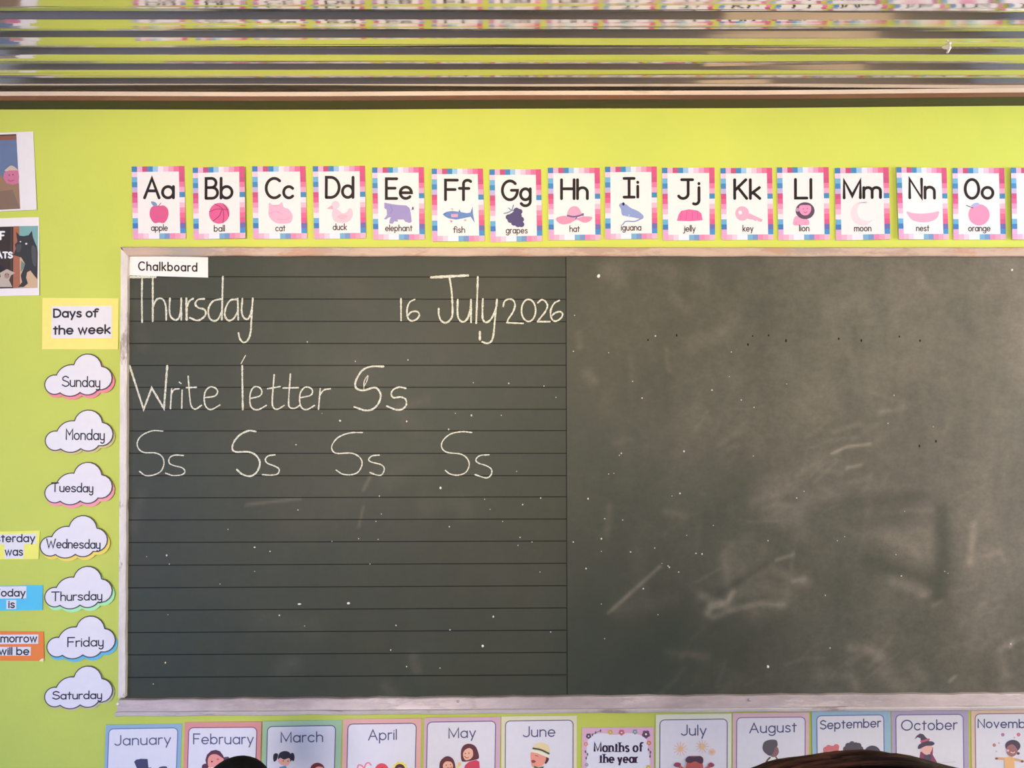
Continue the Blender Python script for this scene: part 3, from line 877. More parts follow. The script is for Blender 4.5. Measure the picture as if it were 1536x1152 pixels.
# ---------------------------------------------------------------- alphabet cards
TOPC = [(70, 130, 185), (245, 180, 205), (205, 85, 125), (70, 140, 190), (165, 200, 225), (250, 230, 235), (248, 200, 215), (245, 160, 190), (240, 120, 155), (225, 90, 130)]
LEFTC = [(245, 205, 220), (120, 180, 215), (75, 140, 190), (200, 180, 215), (215, 85, 130), (230, 100, 145), (240, 150, 185), (248, 185, 205), (250, 225, 230), (110, 175, 210), (65, 125, 185), (225, 170, 205), (244, 175, 200)]
RIGHTC = [(222, 90, 132), (215, 85, 130), (240, 125, 160), (250, 170, 195), (75, 140, 185), (250, 228, 232), (250, 190, 205), (245, 140, 170), (240, 110, 145), (225, 95, 140), (115, 110, 175), (75, 145, 200), (248, 200, 212)]
BOTC = [(245, 165, 195), (250, 180, 200), (245, 205, 220), (246, 235, 240), (246, 235, 240), (125, 175, 205), (125, 150, 195), (240, 140, 175), (245, 160, 185), (250, 185, 200)]


def pics():
    P = {}

    def reg(k, ox, oy, s):
        P[k] = [ox, oy, s, []]
        return P[k][3]
    a = reg('A', 180, 235, 5.12)
    a += [('s', [(305, 380), (340, 378), (368, 400), (377, 440), (365, 485), (340, 512), (305, 508), (270, 512), (245, 485), (232, 445), (240, 400), (268, 378)], (228, 95, 140)),
          ('l', [(300, 382), (318, 358)], 5, (120, 60, 90)), ('s', [(243, 347), (275, 352), (290, 376), (267, 384), (250, 368)], (130, 150, 185))]
    a = reg('B', 180, 235, 5.12)
    dk = (150, 60, 95)
    a += [('e', (770, 440, 80, 80), (236, 100, 148)), ('l', [(692, 428), (750, 408), (838, 412)], 5, dk), ('l', [(735, 368), (790, 400), (805, 450), (800, 515)], 5, dk),
          ('l', [(798, 365), (830, 410), (845, 465)], 5, dk), ('l', [(790, 410), (770, 460), (720, 500)], 5, dk)]
    a = reg('C', 180, 235, 5.12)
    p, p2 = (248, 182, 202), (238, 150, 178)
    a += [('s', [(1150, 358), (1178, 374), (1222, 372), (1246, 352), (1262, 392), (1300, 408), (1328, 455), (1318, 502), (1285, 516), (1215, 515), (1172, 492), (1146, 452), (1146, 405)], p),
          ('l', [(1180, 378), (1225, 376)], 6, p2), ('l', [(1150, 440), (1195, 425), (1250, 440)], 3, p2), ('l', [(1165, 432), (1172, 455)], 3, p2), ('l', [(1215, 420), (1222, 438)], 3, p2), ('l', [(1210, 480), (1260, 490), (1310, 470)], 3, p2)]
    a = reg('D', 460, 235, 5.486)
    a += [('s', [(228, 420), (268, 445), (300, 468), (335, 455), (352, 428), (376, 440), (381, 490), (350, 535), (290, 548), (235, 535), (212, 490), (215, 450)], (249, 200, 210)), ('e', (240, 400, 33, 33), (250, 205, 214)),
          ('p', [(168, 432), (212, 400), (222, 436)], (247, 172, 190)), ('s', [(255, 490), (300, 480), (340, 490), (310, 520), (270, 515)], (247, 185, 198))]
    a = reg('E', 460, 235, 5.486)
    a += [('p', [(640, 380), (700, 392), (760, 400), (822, 404), (848, 425), (858, 470), (862, 500), (866, 540), (845, 548), (812, 538), (800, 520), (750, 520), (752, 538), (722, 535), (710, 555), (682, 553), (684, 525), (695, 500), (672, 505), (655, 520), (636, 514), (650, 502), (662, 480), (660, 440), (640, 425)], (165, 150, 196)),
          ('l', [(856, 442), (875, 432)], 4, (150, 130, 180)), ('e', (875, 428, 7, 14), (90, 70, 110)), ('l', [(690, 405), (705, 440), (690, 470)], 4, (140, 122, 178))]
    a = reg('F', 460, 235, 5.486)
    a += [('p', [(1120, 478), (1150, 458), (1200, 450), (1260, 458), (1320, 468), (1348, 462), (1366, 412), (1370, 475), (1384, 548), (1350, 497), (1300, 508), (1230, 522), (1170, 512), (1140, 497)], (108, 140, 192)),
          ('p', [(1250, 457), (1258, 436), (1268, 460)], (100, 120, 180)), ('p', [(1188, 476), (1245, 474), (1245, 500), (1192, 502)], (250, 165, 185)), ('p', [(1185, 425), (1210, 432), (1200, 448)], (250, 175, 185)), ('p', [(1180, 520), (1205, 535), (1188, 550)], (240, 140, 170)), ('p', [(1310, 515), (1315, 535), (1290, 530)], (250, 165, 180)), ('e', (1140, 475, 4, 4), (40, 40, 70))]
    a = reg('G', 720, 235, 5.486)
    a += [('l', [(198, 470), (235, 460), (262, 440), (275, 402)], 10, (135, 150, 182)), ('l', [(235, 425), (262, 445), (285, 440)], 9, (135, 150, 182))]
    for x, y in ((235, 500), (262, 490), (300, 445), (325, 455), (285, 475), (320, 490), (250, 525), (285, 515), (318, 530), (280, 548), (338, 520), (312, 560), (340, 560)):
        a.append(('e', (x, y, 24, 23), (88, 78, 118)))
    a = reg('H', 720, 235, 5.486)
    a += [('s', [(626, 508), (680, 490), (740, 495), (790, 508), (850, 494), (921, 500), (900, 535), (850, 545), (795, 522), (740, 550), (680, 560), (638, 540)], (246, 152, 178)),
          ('s', [(718, 492), (728, 440), (760, 412), (800, 415), (825, 445), (836, 488), (780, 502)], (247, 165, 188)), ('l', [(720, 488), (775, 497), (845, 480)], 14, (112, 98, 148)), ('p', [(835, 470), (855, 468), (850, 498)], (112, 98, 148)), ('l', [(800, 495), (785, 515)], 8, (112, 98, 148))]
    a = reg('I', 720, 235, 5.486)
    a += [('s', [(1142, 402), (1165, 384), (1200, 395), (1240, 425), (1300, 452), (1342, 490), (1335, 515), (1300, 512), (1240, 500), (1210, 500), (1168, 482), (1158, 435)], (150, 162, 206)),
          ('l', [(1328, 512), (1270, 536), (1200, 535), (1172, 562)], 10, (135, 150, 200)), ('e', (1178, 392, 10, 14), (30, 30, 50)), ('l', [(1185, 490), (1220, 498), (1225, 480)], 6, (210, 215, 235))]
    a = reg('J', 980, 235, 5.486)
    a += [('p', [(192, 530), (205, 480), (225, 450), (290, 435), (360, 445), (392, 468), (403, 525), (300, 534)], (238, 112, 162))]
    for x in (235, 275, 320, 360): a.append(('l', [(x, 448), (x - 8 + (x - 290) * .15, 522)], 4, (225, 85, 142)))
    a = reg('K', 980, 235, 5.486)
    a += [('p', [(750, 505), (785, 468), (896, 520), (886, 540), (862, 535), (850, 524), (838, 534), (815, 520), (790, 518)], (250, 172, 192)), ('e', (728, 470, 56, 60), (250, 175, 195)), ('e', (712, 462, 15, 16), (252, 240, 232))]
    a = reg('L', 980, 235, 5.486)
    a += [('s', [(1150, 565), (1152, 515), (1178, 490), (1240, 510), (1272, 522), (1276, 562), (1215, 566)], (246, 165, 192)), ('e', (1245, 447, 78, 70), (96, 76, 92)), ('s', [(1200, 408), (1245, 400), (1290, 408), (1292, 450), (1265, 482), (1225, 482), (1198, 450)], (246, 152, 188)),
          ('e', (1230, 432, 4, 4), (120, 50, 80)), ('e', (1262, 430, 4, 4), (120, 50, 80)), ('l', [(1235, 455), (1247, 465), (1260, 455)], 4, (140, 60, 90)), ('e', (1182, 440, 14, 16), (200, 150, 175)), ('l', [(1170, 560), (1172, 540)], 3, (225, 120, 150)), ('l', [(1245, 560), (1245, 540)], 3, (225, 120, 150))]
    a = reg('M', 1240, 235, 5.189)
    a += [('p', ell(270, 448, 90, 92, 30, 65, 328) + ell(306, 428, 76, 78, 24, 300, 92), (249, 218, 221))]
    a = reg('N', 1240, 235, 5.189)
    a += [('s', [(608, 434), (660, 445), (735, 448), (810, 440), (866, 430), (850, 480), (800, 508), (730, 516), (660, 502), (625, 470)], (250, 172, 194))]
    a = reg('O', 1240, 235, 5.189)
    a += [('e', (1180, 455, 83, 83), (252, 150, 182)), ('l', [(1082, 382), (1132, 400)], 6, (90, 60, 80)), ('s', [(1118, 386), (1150, 362), (1182, 366), (1155, 392)], (180, 180, 222))]
    a = reg('P', 1240, 235, 5.189)
    a += [('e', (1640, 470, 95, 60), (249, 215, 225))]
    return P


PIC = pics()


def art_list(A, pic, base_layer=1):
    ox, oy, s, items = pic
    for n, it in enumerate(items):
        lay = base_layer + n * .35
        if it[0] == 's': A.poly(Z(ox, oy, s, it[1]), it[2], lay, True)
        elif it[0] == 'p': A.poly(Z(ox, oy, s, it[1]), it[2], lay)
        elif it[0] == 'e': A.poly(Z(ox, oy, s, ell(*it[1], n=26)), it[2], lay)
        elif it[0] == 'l': A.stroke(Z(ox, oy, s, it[1]), it[2] / s, it[3], lay, smooth=True)


CARDS = [  # letters, TL, TR, BR, BL, (x0,x1,base,top), caption (x0,x1,base), label
    ('Aa', (198, 250.2), (276.7, 249.3), (279.6, 358.4), (200.5, 359), (215.5, 263, 299.4, 265.9), ('apple', 227.5, 252.7, 346.3), 'a dark pink apple'),
    ('Bb', (289.4, 251.8), (368.5, 250.8), (370.4, 358.5), (291.5, 359.4), (307.9, 351.9, 300.4, 266.3), ('ball', 322.2, 339.2, 347.9), 'a pink basketball'),
    ('Cc', (378.8, 250), (458.3, 249.5), (461.2, 358.5), (381, 359), (397.8, 441.7, 299.5, 266), ('cat', 413.8, 429, 347), 'a pale pink sleeping cat'),
    ('Dd', (469.5, 249.6), (547.5, 249), (549.3, 358), (471.8, 359), (487.7, 532, 298.8, 264.2), ('duck', 499.7, 521, 345.3), 'a pale pink duck'),
    ('Ee', (558.4, 251.5), (635.9, 251), (637.2, 360), (560.3, 360), (577.6, 619.5, 300.3, 266.4), ('elephant', 578, 619, 346.8), 'a lilac elephant'),
    ('Ff', (647.8, 253.8), (724.3, 253.2), (727, 362), (648.7, 363), (666.3, 708.3, 302.4, 268.7), ('fish', 679.6, 697.9, 349.5), 'a blue fish'),
    ('Gg', (734.2, 254.6), (811.5, 254.3), (813.3, 362), (736, 363.5), (751.4, 797.5, 302.2, 269.6), ('grapes', 758.6, 791.5, 350.2), 'a bunch of purple grapes'),
    ('Hh', (821.7, 252), (899.5, 252), (900.8, 360.5), (823, 360.7), (840, 883, 300.6, 267.8), ('hat', 854, 869.5, 348), 'a pink sun hat'),
    ('Ii', (907.4, 250.5), (984.7, 250.3), (985.2, 358.8), (907.8, 359.3), (933.6, 958.4, 298.4, 266), ('iguana', 931, 961.5, 346), 'a blue grey iguana'),
    ('Jj', (992.8, 252), (1071.5, 251.6), (1072, 360.5), (994.2, 361), (1015.5, 1050.2, 300.3, 267.8), ('jelly', 1023.7, 1042.9, 347.5), 'a pink jelly'),
    ('Kk', (1080.3, 252.5), (1157.7, 252), (1159.5, 360), (1082, 360.5), (1099.4, 1141.3, 300.3, 267.8), ('key', 1113, 1129.5, 347.4), 'a pale pink key'),
    ('Ll', (1165, 251.5), (1242.5, 251), (1243.8, 360), (1166.8, 360.7), (1190.5, 1217.9, 299.7, 267.4), ('lion', 1197.8, 1213.3, 347), 'a pink lion with dark mane'),
    ('Mm', (1251.6, 252.3), (1330.6, 252.3), (1332.5, 360), (1253, 361), (1263.1, 1320.6, 299.6, 269.3), ('moon', 1279.5, 1305.1, 347.4), 'a pale crescent moon'),
    ('Nn', (1341.8, 252.3), (1419.2, 252), (1421.5, 359.5), (1345, 360), (1359.9, 1402.3, 300.1, 267.4), ('nest', 1371.4, 1391.9, 347.4), 'a pink nest'),
    ('Oo', (1427.9, 252.3), (1505.6, 252.3), (1507.5, 359.5), (1428.9, 360), (1444.7, 1490.5, 300.1, 267.4), ('orange', 1451, 1484.4, 347), 'a pink orange fruit'),
    ('Pp', (1513.3, 253), (1591, 252.5), (1593, 360), (1514.6, 360.3), (1534, 1575, 300.3, 268), None, ''),
]
TILT = {0: (.01, 0), 1: (.012, -.05), 2: (.012, .01), 3: (.015, 0), 5: (.01, .02), 8: (.012, -.01), 12: (.01, -.045), 13: (.012, .05), 14: (.01, 0), 15: (.01, .045)}
for n, (ls, TL, TR, BR, BL, (x0, x1, base, top), cap, what) in enumerate(CARDS):
    cu = sum(p[0] for p in (TL, TR, BR, BL)) / 4; cv = sum(p[1] for p in (TL, TR, BR, BL)) / 4
    h_, v_ = W(*TR) - W(*TL), W(*TL) - W(*BL)
    A = Art(cu, cv, math.atan2(h_.z, h_.x) * .5 + math.atan2(-v_.x, v_.z) * .5)

    def q(s, t):
        return (lerp(lerp(TL[0], TR[0], s), lerp(BL[0], BR[0], s), t), lerp(lerp(TL[1], TR[1], s), lerp(BL[1], BR[1], s), t))
    root = A.sheet('alphabet_card', [TL, TR, BR, BL], (251, 238, 230))
    bw, bh = .102, .075
    xs_ = [0, bw] + [bw + (1 - 2 * bw) * i / 8 for i in range(1, 9)] + [1]
    ys_ = [bh + (1 - 2 * bh) * i / 12 for i in range(13)]
    for i in range(10):
        A.poly([q(xs_[i], 0), q(xs_[i + 1], 0), q(xs_[i + 1], bh), q(xs_[i], bh)], TOPC[i])
        A.poly([q(xs_[i], 1 - bh), q(xs_[i + 1], 1 - bh), q(xs_[i + 1], 1), q(xs_[i], 1)], BOTC[i])
    for i in range(12):
        A.poly([q(0, ys_[i]), q(bw, ys_[i]), q(bw, ys_[i + 1]), q(0, ys_[i + 1])], LEFTC[i])
        A.poly([q(1 - bw, ys_[i]), q(1, ys_[i]), q(1, ys_[i + 1]), q(1 - bw, ys_[i + 1])], RIGHTC[i])
    A.done('border', root, 'border of pink and blue squares')
    w = 4.3
    A.text(ls, x0, x1, base - w / 2, base - top - w, w, (28, 20, 22), .58, .17, serif_cap=True); A.done('letter_pair', root)
    art_list(A, PIC[ls[0]]); A.done('picture', root, ('picture of ' + what) if what else None)
    if cap:
        A.text(cap[0], cap[1], cap[2], cap[3], 9.0, 1.35, (70, 55, 58), .62, .22); A.done('caption', root)
    tx, tz = TILT.get(n, (.01, 0))
    A.place(root, -tx, tz, .0018 + abs(tz) * .07 + tx * .1)
    lab = 'alphabet card %s with %s, in the row above the chalkboard' % (ls, what) if cap else 'alphabet card cut off by the right edge, last of the row above the chalkboard'
    tag(root, lab, 'alphabet card', 'alphabet cards above the chalkboard')


# ---------------------------------------------------------------- story posters at the left edge
def zp(pts): return Z(0, 180, 4.115, pts)


A = Art(-35, 258, 0)
root = A.sheet('story_poster', [(-122, 204), (50.3, 197.5), (56.4, 315), (-115, 323)], (248, 236, 230))
A.poly([(-100, 206), (25, 201.4), (31.6, 313.7), (-94, 320)], (112, 126, 156), 1)
A.poly([(-100, 206), (25, 201.4), (25.6, 210), (-99, 214.5)], (150, 98, 82), 2)
A.poly([(-100, 206), (25, 201.4), (25.2, 203.5), (-100, 208)], (95, 60, 52), 2.4)
A.poly([(-97, 262)] + zp([(-60, 362), (15, 345), (45, 392), (122, 398)]) + [(31.6, 313.7), (-94, 320)], (163, 126, 98), 2)
A.poly([(-96, 300), (20, 285), (31.6, 313.7), (-94, 320)], (140, 112, 92), 2.3)
A.poly(zp([(36, 318), (50, 298), (75, 283), (102, 298), (112, 316)]), (214, 192, 165), 3, True)
A.poly(zp([(30, 325), (60, 314), (117, 313), (122, 350), (120, 392), (85, 402), (45, 392), (26, 360)]), (216, 124, 150), 3.5)
for p in ((62, 342), (85, 340)): A.poly(zp(ell(p[0], p[1], 4, 4)), (90, 50, 70), 4)
A.stroke(zp([(55, 372), (72, 380), (92, 372)]), .9, (150, 70, 95), 4, True)
A.done('picture', root)
A.place(root, -.01, .0, .0025)
tag(root, 'white sheet with a pink pig picture, upper one at the left edge', 'poster')

A = Art(-30, 386, 0)
root = A.sheet('story_poster', [(-118, 331), (59, 325.8), (60.2, 443.2), (-116, 447)], (248, 236, 230))
A.poly([(-105, 343), (57.6, 339), (57.6, 432), (-104, 435)], (62, 50, 46), 1)
A.poly(zp([(88, 656), (237, 654), (237, 850), (88, 850)]), (132, 176, 170), 1.4)
A.poly(zp([(88, 850), (237, 850), (237, 1037), (88, 1037)]), (214, 178, 140), 1.4)
A.poly(zp([(86, 657), (122, 657), (130, 1035), (86, 1036)]), (176, 108, 82), 1.8)
A.stroke(zp([(72, 660), (74, 1032)]), 1.2, (95, 72, 62), 1.8)
A.poly(zp([(102, 690), (125, 715), (150, 718), (180, 712), (200, 684), (206, 722), (216, 750), (230, 780), (237, 820), (236, 985), (215, 960), (192, 930), (172, 942), (166, 975), (178, 1010), (152, 1032), (118, 1032), (142, 1002), (133, 960), (150, 920), (160, 890), (135, 850), (112, 842), (86, 836), (102, 795), (95, 770), (112, 752), (106, 720)]), (58, 58, 60), 2.4)
A.poly(zp([(135, 870), (160, 890), (150, 918), (132, 940)]), (120, 140, 125), 2.8)
A.poly(zp([(200, 780), (228, 800), (228, 900), (205, 880)]), (86, 86, 86), 2.8, True)
A.poly(zp(ell(166, 765, 7, 6)), (225, 225, 215), 3); A.poly(zp(ell(130, 752, 5, 4)), (225, 225, 215), 3)
A.poly(zp([(105, 775), (135, 768), (130, 810), (108, 815)]), (80, 78, 78), 2.9, True)
A.poly(zp([(5, 945), (25, 928), (50, 922), (70, 932), (98, 945), (72, 962), (62, 990), (82, 1032), (-30, 1032), (-12, 985), (10, 970)]), (196, 178, 160), 2.6)
A.poly(zp([(-20, 920), (10, 898), (40, 925), (5, 945)]), (45, 42, 44), 2.9)
A.poly(zp(ell(48, 962, 16, 18)), (176, 138, 122), 2.9); A.poly(zp(ell(40, 955, 3, 3)), (40, 30, 30), 3.2); A.poly(zp(ell(58, 955, 3, 3)), (40, 30, 30), 3.2)
A.done('picture', root)
A.text('F', .5, 8.5, 359.2, 11.2, 2.6, (250, 245, 240), .6); A.text('ATS', -4, 20.5, 387, 8.2, 2.5, (250, 245, 240), .6, .22)
A.done('lettering', root, 'white capital letters')
A.place(root, -.012, 0.0, .0025)
tag(root, 'white sheet with a black wolf picture, lower one at the left edge', 'poster')

# ---------------------------------------------------------------- left signs
SIGN_INK = (45, 38, 48)


def sign(pts, c, label, boxes, texts, extra=None, tilt=(.01, 0)):
    cu = sum(p[0] for p in pts) / len(pts); cv = sum(p[1] for p in pts) / len(pts)
    A = Art(cu, cv, 0)
    root = A.sheet('word_card', pts, c)
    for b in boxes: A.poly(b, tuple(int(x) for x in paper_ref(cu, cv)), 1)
    A.done('white_strip', root, 'white paper strip')
    for t in texts: A.text(*t[:-1], **t[-1])
    A.done('lettering', root)
    if extra: extra(A, root)
    A.place(root, -tilt[0], tilt[1], .0015 + tilt[0] * .06)
    tag(root, label, 'word card')


sign([(64, 446.8), (178.3, 447.5), (178, 524.3), (64, 524.2)], (252, 230, 125), 'yellow card reading Days of the week above the cloud column',
     [[(78, 459), (168.5, 459), (168.5, 507), (78, 507)]],
     [('Days of', 80.3, 149.5, 475.8, 11.6, 2.6, SIGN_INK, dict(X=.68, dy=-.5)), ('the week', 80.3, 167, 501.4, 12.4, 2.6, SIGN_INK, dict(X=.66, dy=-1.5))])
sign([(-62, 799), (60.5, 795.7), (58.6, 838.3), (-62, 839)], (240, 230, 110), 'yellow card reading Yesterday was, beside the Wednesday cloud',
     [[(-50, 801.5), (55.5, 800.3), (54.8, 815.8), (-50, 817)], [(7.6, 816.5), (36.8, 816), (36.6, 837), (7.6, 837.5)]],
     [('Yesterday', -27, 53.8, 812.6, 10.8, 1.9, SIGN_INK, dict(X=.68, dy=-.4)), ('was', 8, 35.6, 832.6, 10.8, 1.9, SIGN_INK, dict(X=.70))])
sign([(-60, 879.5), (64.8, 877.6), (64.6, 914.6), (-60, 917)], (80, 176, 222), 'blue card reading Today is, beside the Thursday cloud',
     [[(-25, 880), (40.3, 879), (40.1, 897), (-25, 898)], [(10.4, 899.8), (25.3, 899.5), (25.2, 913), (10.4, 913.5)]],
     [('Today', -9, 39.3, 893.8, 10.3, 1.9, SIGN_INK, dict(X=.68)), ('is', 13.5, 23.3, 911, 10, 1.9, SIGN_INK, dict(X=.7))])


def curl(A, root):
    A.poly([(59.5, 991), (63, 987.5), (66.5, 987), (66, 992)], (250, 235, 190), 2, False)
    A.done('folded_corner', root, 'pale turned up corner')


sign([(-58, 946), (66, 947.2), (67, 990.8), (-58, 990)], (232, 118, 62), 'orange card reading Tomorrow will be, beside the Friday cloud',
     [[(-30, 952), (58.3, 951.3), (58, 965.3), (-30, 966)], [(-6, 970), (47, 969.8), (46.8, 982.8), (-6, 983.2)]],
     [('Tomorrow', -19, 56.6, 962.6, 10, 1.9, SIGN_INK, dict(X=.72, dy=-.3)), ('will be', -1, 45, 981.4, 10.6, 1.9, SIGN_INK, dict(X=.68))], curl)

# ---------------------------------------------------------------- cloud cards of the week days
CUSPS = [((412, 895), (436, 834)), ((520, 805), (585, 730)), ((680, 710), (805, 610)), ((938, 725), (1035, 815)), ((905, 938), (862, 975)), ((740, 965), (640, 1000)), ((555, 968), (470, 976))]
# (start, middle) of every arc, in the zoomed Sunday cloud


def cloud_pts(du, dv, k=1.0, grow=0.0):
    raw = []
    for i, (a, m) in enumerate(CUSPS):
        b = CUSPS[(i + 1) % len(CUSPS)][0]
        raw += arc3(a, m, b, 9)
    pts = [(p[0] / 6.065, 430 + p[1] / 6.065) for p in raw]
    cx, cy0 = 119.6, 563
    return [(cx + du + (p[0] - cx) * k, cy0 + dv + (p[1] - cy0) * k) for p in pts]


CLOUDS = [  # word, left, top, text(x0,x1,cap,base,dy), backing colour, offset
    ('Sunday', 68, 530.6, (94.5, 152.5, 564.4, 579.6, .8), (238, 140, 150), (2.6, 4.6), 'pink red'),
    ('Monday', 69, 614.5, (100.5, 159, 643.7, 659, .5), (205, 186, 132), (1.8, 3.2), 'dull tan'),
    ('Tuesday', 68.2, 692.8, (78.3, 142, 724, 737, .6), (250, 150, 165), (2.2, 5.0), 'pink'),
    ('Wednesday', 61, 772.5, (70.8, 153, 808, 821, .8), (250, 200, 100), (2.6, 4.8), 'orange yellow'),
    ('Thursday', 68, 848.5, (78.5, 155.5, 887.4, 900.4, -1.8), (160, 235, 175), (2.6, 5.0), 'mint green'),
    ('Friday', 72, 923, (103, 157, 955.4, 968.8, -1.0), (96, 168, 214), (2.2, 4.8), 'blue'),
    ('Saturday', 68.2, 997.8, (80.4, 155, 1036, 1047.4, -1.0), (176, 172, 160), (1.6, 2.8), 'grey'),
]
for n, (w, l, t, (x0, x1, ct, bs, dy), bc, (bx, by), bn) in enumerate(CLOUDS):
    du, dv = l - 68, t - 530.6
    A = Art(119.6 + du, 563 + dv, 0)
    A.cu = 110
    back = A.sheet('cloud_backing', cloud_pts(du + bx, dv + by, 1.0), bc); back.location.y = 0.0
    back['label'] = bn + ' paper backing showing below the cloud'
    root = empty('weekday_cloud')
    back.parent = root
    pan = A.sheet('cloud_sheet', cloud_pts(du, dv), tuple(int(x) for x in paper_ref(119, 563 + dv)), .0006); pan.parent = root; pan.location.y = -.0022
    A.stroke(cloud_pts(du, dv, .985), 1.5, (62, 58, 66), 1, closed=True); o = A.done('outline', pan)
    A.text(w, x0, x1, bs, bs - ct, 1.75, (40, 36, 48), .60, .15, dy=dy, hand=True); A.done('lettering', pan)
    A.place(root, -.02, random.uniform(-.02, .02), .0030)
    tag(root, 'white cloud card reading %s with %s backing, left of the board' % (w, bn), 'weekday card', 'weekday clouds left of the board')

# ---------------------------------------------------------------- month cards
MINK = (78, 80, 122)


def rrect(l, t, r, b, rad, skew=0, rise=0, n=6):
    out = []
    for cx, cy0, a in ((l + rad, t + rad, 180), (r - rad, t + rad, 270), (r - rad, b - rad, 0), (l + rad, b - rad, 90)):
        for i in range(n + 1):
            th = math.radians(a + 90 * i / n); out.append((cx + rad * math.cos(th), cy0 + rad * math.sin(th)))
    return [(x + skew * (y - t), y + rise * (x - l) / (r - l)) for x, y in out]


def month_pics():
    P = {}
    a = []; P['January'] = (150, 1030, 6.4, a)
    a += [('e', (420, 1010, 190, 150), (236, 236, 248)), ('e', (415, 860, 110, 100), (236, 236, 248)), ('e', (380, 850, 9, 9), (40, 40, 70)), ('e', (450, 850, 9, 9), (40, 40, 70)), ('p', [(333, 716), (352, 696), (400, 687), (462, 690), (470, 790), (365, 790)], (62, 64, 100)), ('p', [(330, 785), (495, 770), (498, 790), (332, 806)], (55, 58, 92)), ('s', [(570, 772), (610, 760), (645, 765), (640, 800), (590, 800)], (70, 70, 110))]
    a = []; P['February'] = (150, 1030, 6.4, a)
    h = (84, 50, 72)
    a += [('s', [(985, 750), (1020, 735), (1045, 760), (1020, 800), (985, 785)], h), ('s', [(1185, 680), (1235, 668), (1242, 695), (1215, 720)], (75, 65, 85)), ('p', [(1015, 700), (1030, 650), (1070, 612), (1115, 602), (1155, 615), (1185, 655), (1200, 690), (1190, 760), (1030, 770)], h),
          ('s', [(1040, 690), (1070, 650), (1120, 645), (1165, 670), (1192, 695), (1160, 740), (1100, 775), (1045, 765)], (214, 138, 142)), ('e', (1078, 715, 8, 8), (70, 35, 60)), ('e', (1135, 692, 11, 9), (190, 90, 110)), ('p', [(1040, 785), (1075, 770), (1110, 775), (1105, 830), (1035, 830)], (230, 228, 240)), ('p', [(1000, 830), (1180, 830), (1200, 1000), (990, 1000)], (200, 90, 120))]
    a = []; P['March'] = (380, 1030, 5.908, a)
    h = (46, 44, 62)
    a += [('s', [(182, 600), (200, 585), (222, 595), (212, 640), (190, 660), (180, 640)], h), ('s', [(335, 590), (358, 585), (368, 620), (360, 655), (342, 640)], h), ('s', [(222, 620), (240, 580), (285, 565), (325, 580), (345, 620), (330, 660), (240, 660)], h),
          ('s', [(222, 655), (240, 625), (275, 640), (320, 628), (330, 660), (305, 694), (255, 690)], (216, 160, 158)), ('e', (268, 652, 5, 5), (60, 40, 60)), ('e', (310, 655, 5, 5), (60, 40, 60)), ('p', [(235, 705), (290, 695), (310, 740), (320, 900), (215, 900)], (92, 134, 184)),
          ('e', (570, 728, 63, 58), (112, 48, 62)), ('s', [(535, 735), (570, 705), (620, 712), (628, 750), (600, 790), (550, 780)], (226, 158, 150)), ('p', [(530, 790), (625, 790), (640, 920), (515, 920)], (220, 190, 90))]
    a = []; P['April'] = (380, 1030, 5.908, a)
    pk = (222, 120, 152)
    a += [('l', [(925, 715), (935, 690), (960, 695), (985, 720)], 13, pk), ('l', [(985, 720), (1000, 680), (1025, 670), (1045, 690)], 13, pk), ('e', (985, 790, 70, 62), (228, 150, 168)), ('e', (1140, 740, 62, 66), (208, 76, 98)), ('e', (1145, 735, 26, 22), (120, 70, 70))]
    for k in range(10):
        t = k * math.pi / 5; a.append(('e', (1300 + 48 * math.cos(t), 725 + 48 * math.sin(t), 20, 20), (238, 200, 108)))
    a += [('e', (1300, 725, 46, 46), (80, 52, 64)), ('e', (1300, 745, 36, 36), (190, 130, 110)), ('p', [(1090, 800), (1350, 790), (1360, 950), (1085, 950)], (120, 170, 120))]
    a = []; P['May'] = (620, 1030, 5.908, a)
    h = (96, 54, 66)
    a += [('s', [(425, 640), (424, 560), (450, 515), (500, 502), (550, 525), (575, 580), (580, 630), (545, 645), (450, 662)], h), ('s', [(440, 600), (455, 560), (495, 540), (525, 560), (528, 610), (500, 640), (460, 645)], (236, 170, 162)), ('l', [(455, 612), (472, 628), (490, 620)], 6, (150, 60, 70)), ('e', (462, 588, 5, 5), (70, 40, 50)), ('e', (492, 585, 5, 5), (70, 40, 50)),
          ('p', [(448, 730), (460, 690), (495, 660), (555, 645), (585, 660), (600, 900), (450, 900)], (198, 68, 98)), ('s', [(232, 720), (238, 660), (275, 620), (315, 612), (355, 640), (372, 700), (365, 760), (240, 770)], h), ('s', [(262, 700), (285, 660), (330, 660), (352, 690), (340, 735), (290, 745)], (234, 165, 158)), ('e', (292, 690, 5, 5), (70, 40, 50)), ('e', (330, 685, 5, 5), (70, 40, 50)), ('l', [(305, 712), (325, 718), (340, 705)], 6, (150, 60, 70)),
          ('e', (410, 680, 15, 18), (220, 180, 140)), ('e', (395, 705, 14, 12), (236, 200, 130)), ('p', [(250, 770), (360, 765), (380, 900), (235, 900)], (120, 160, 190))]
    a = []; P['June'] = (620, 1030, 5.908, a)
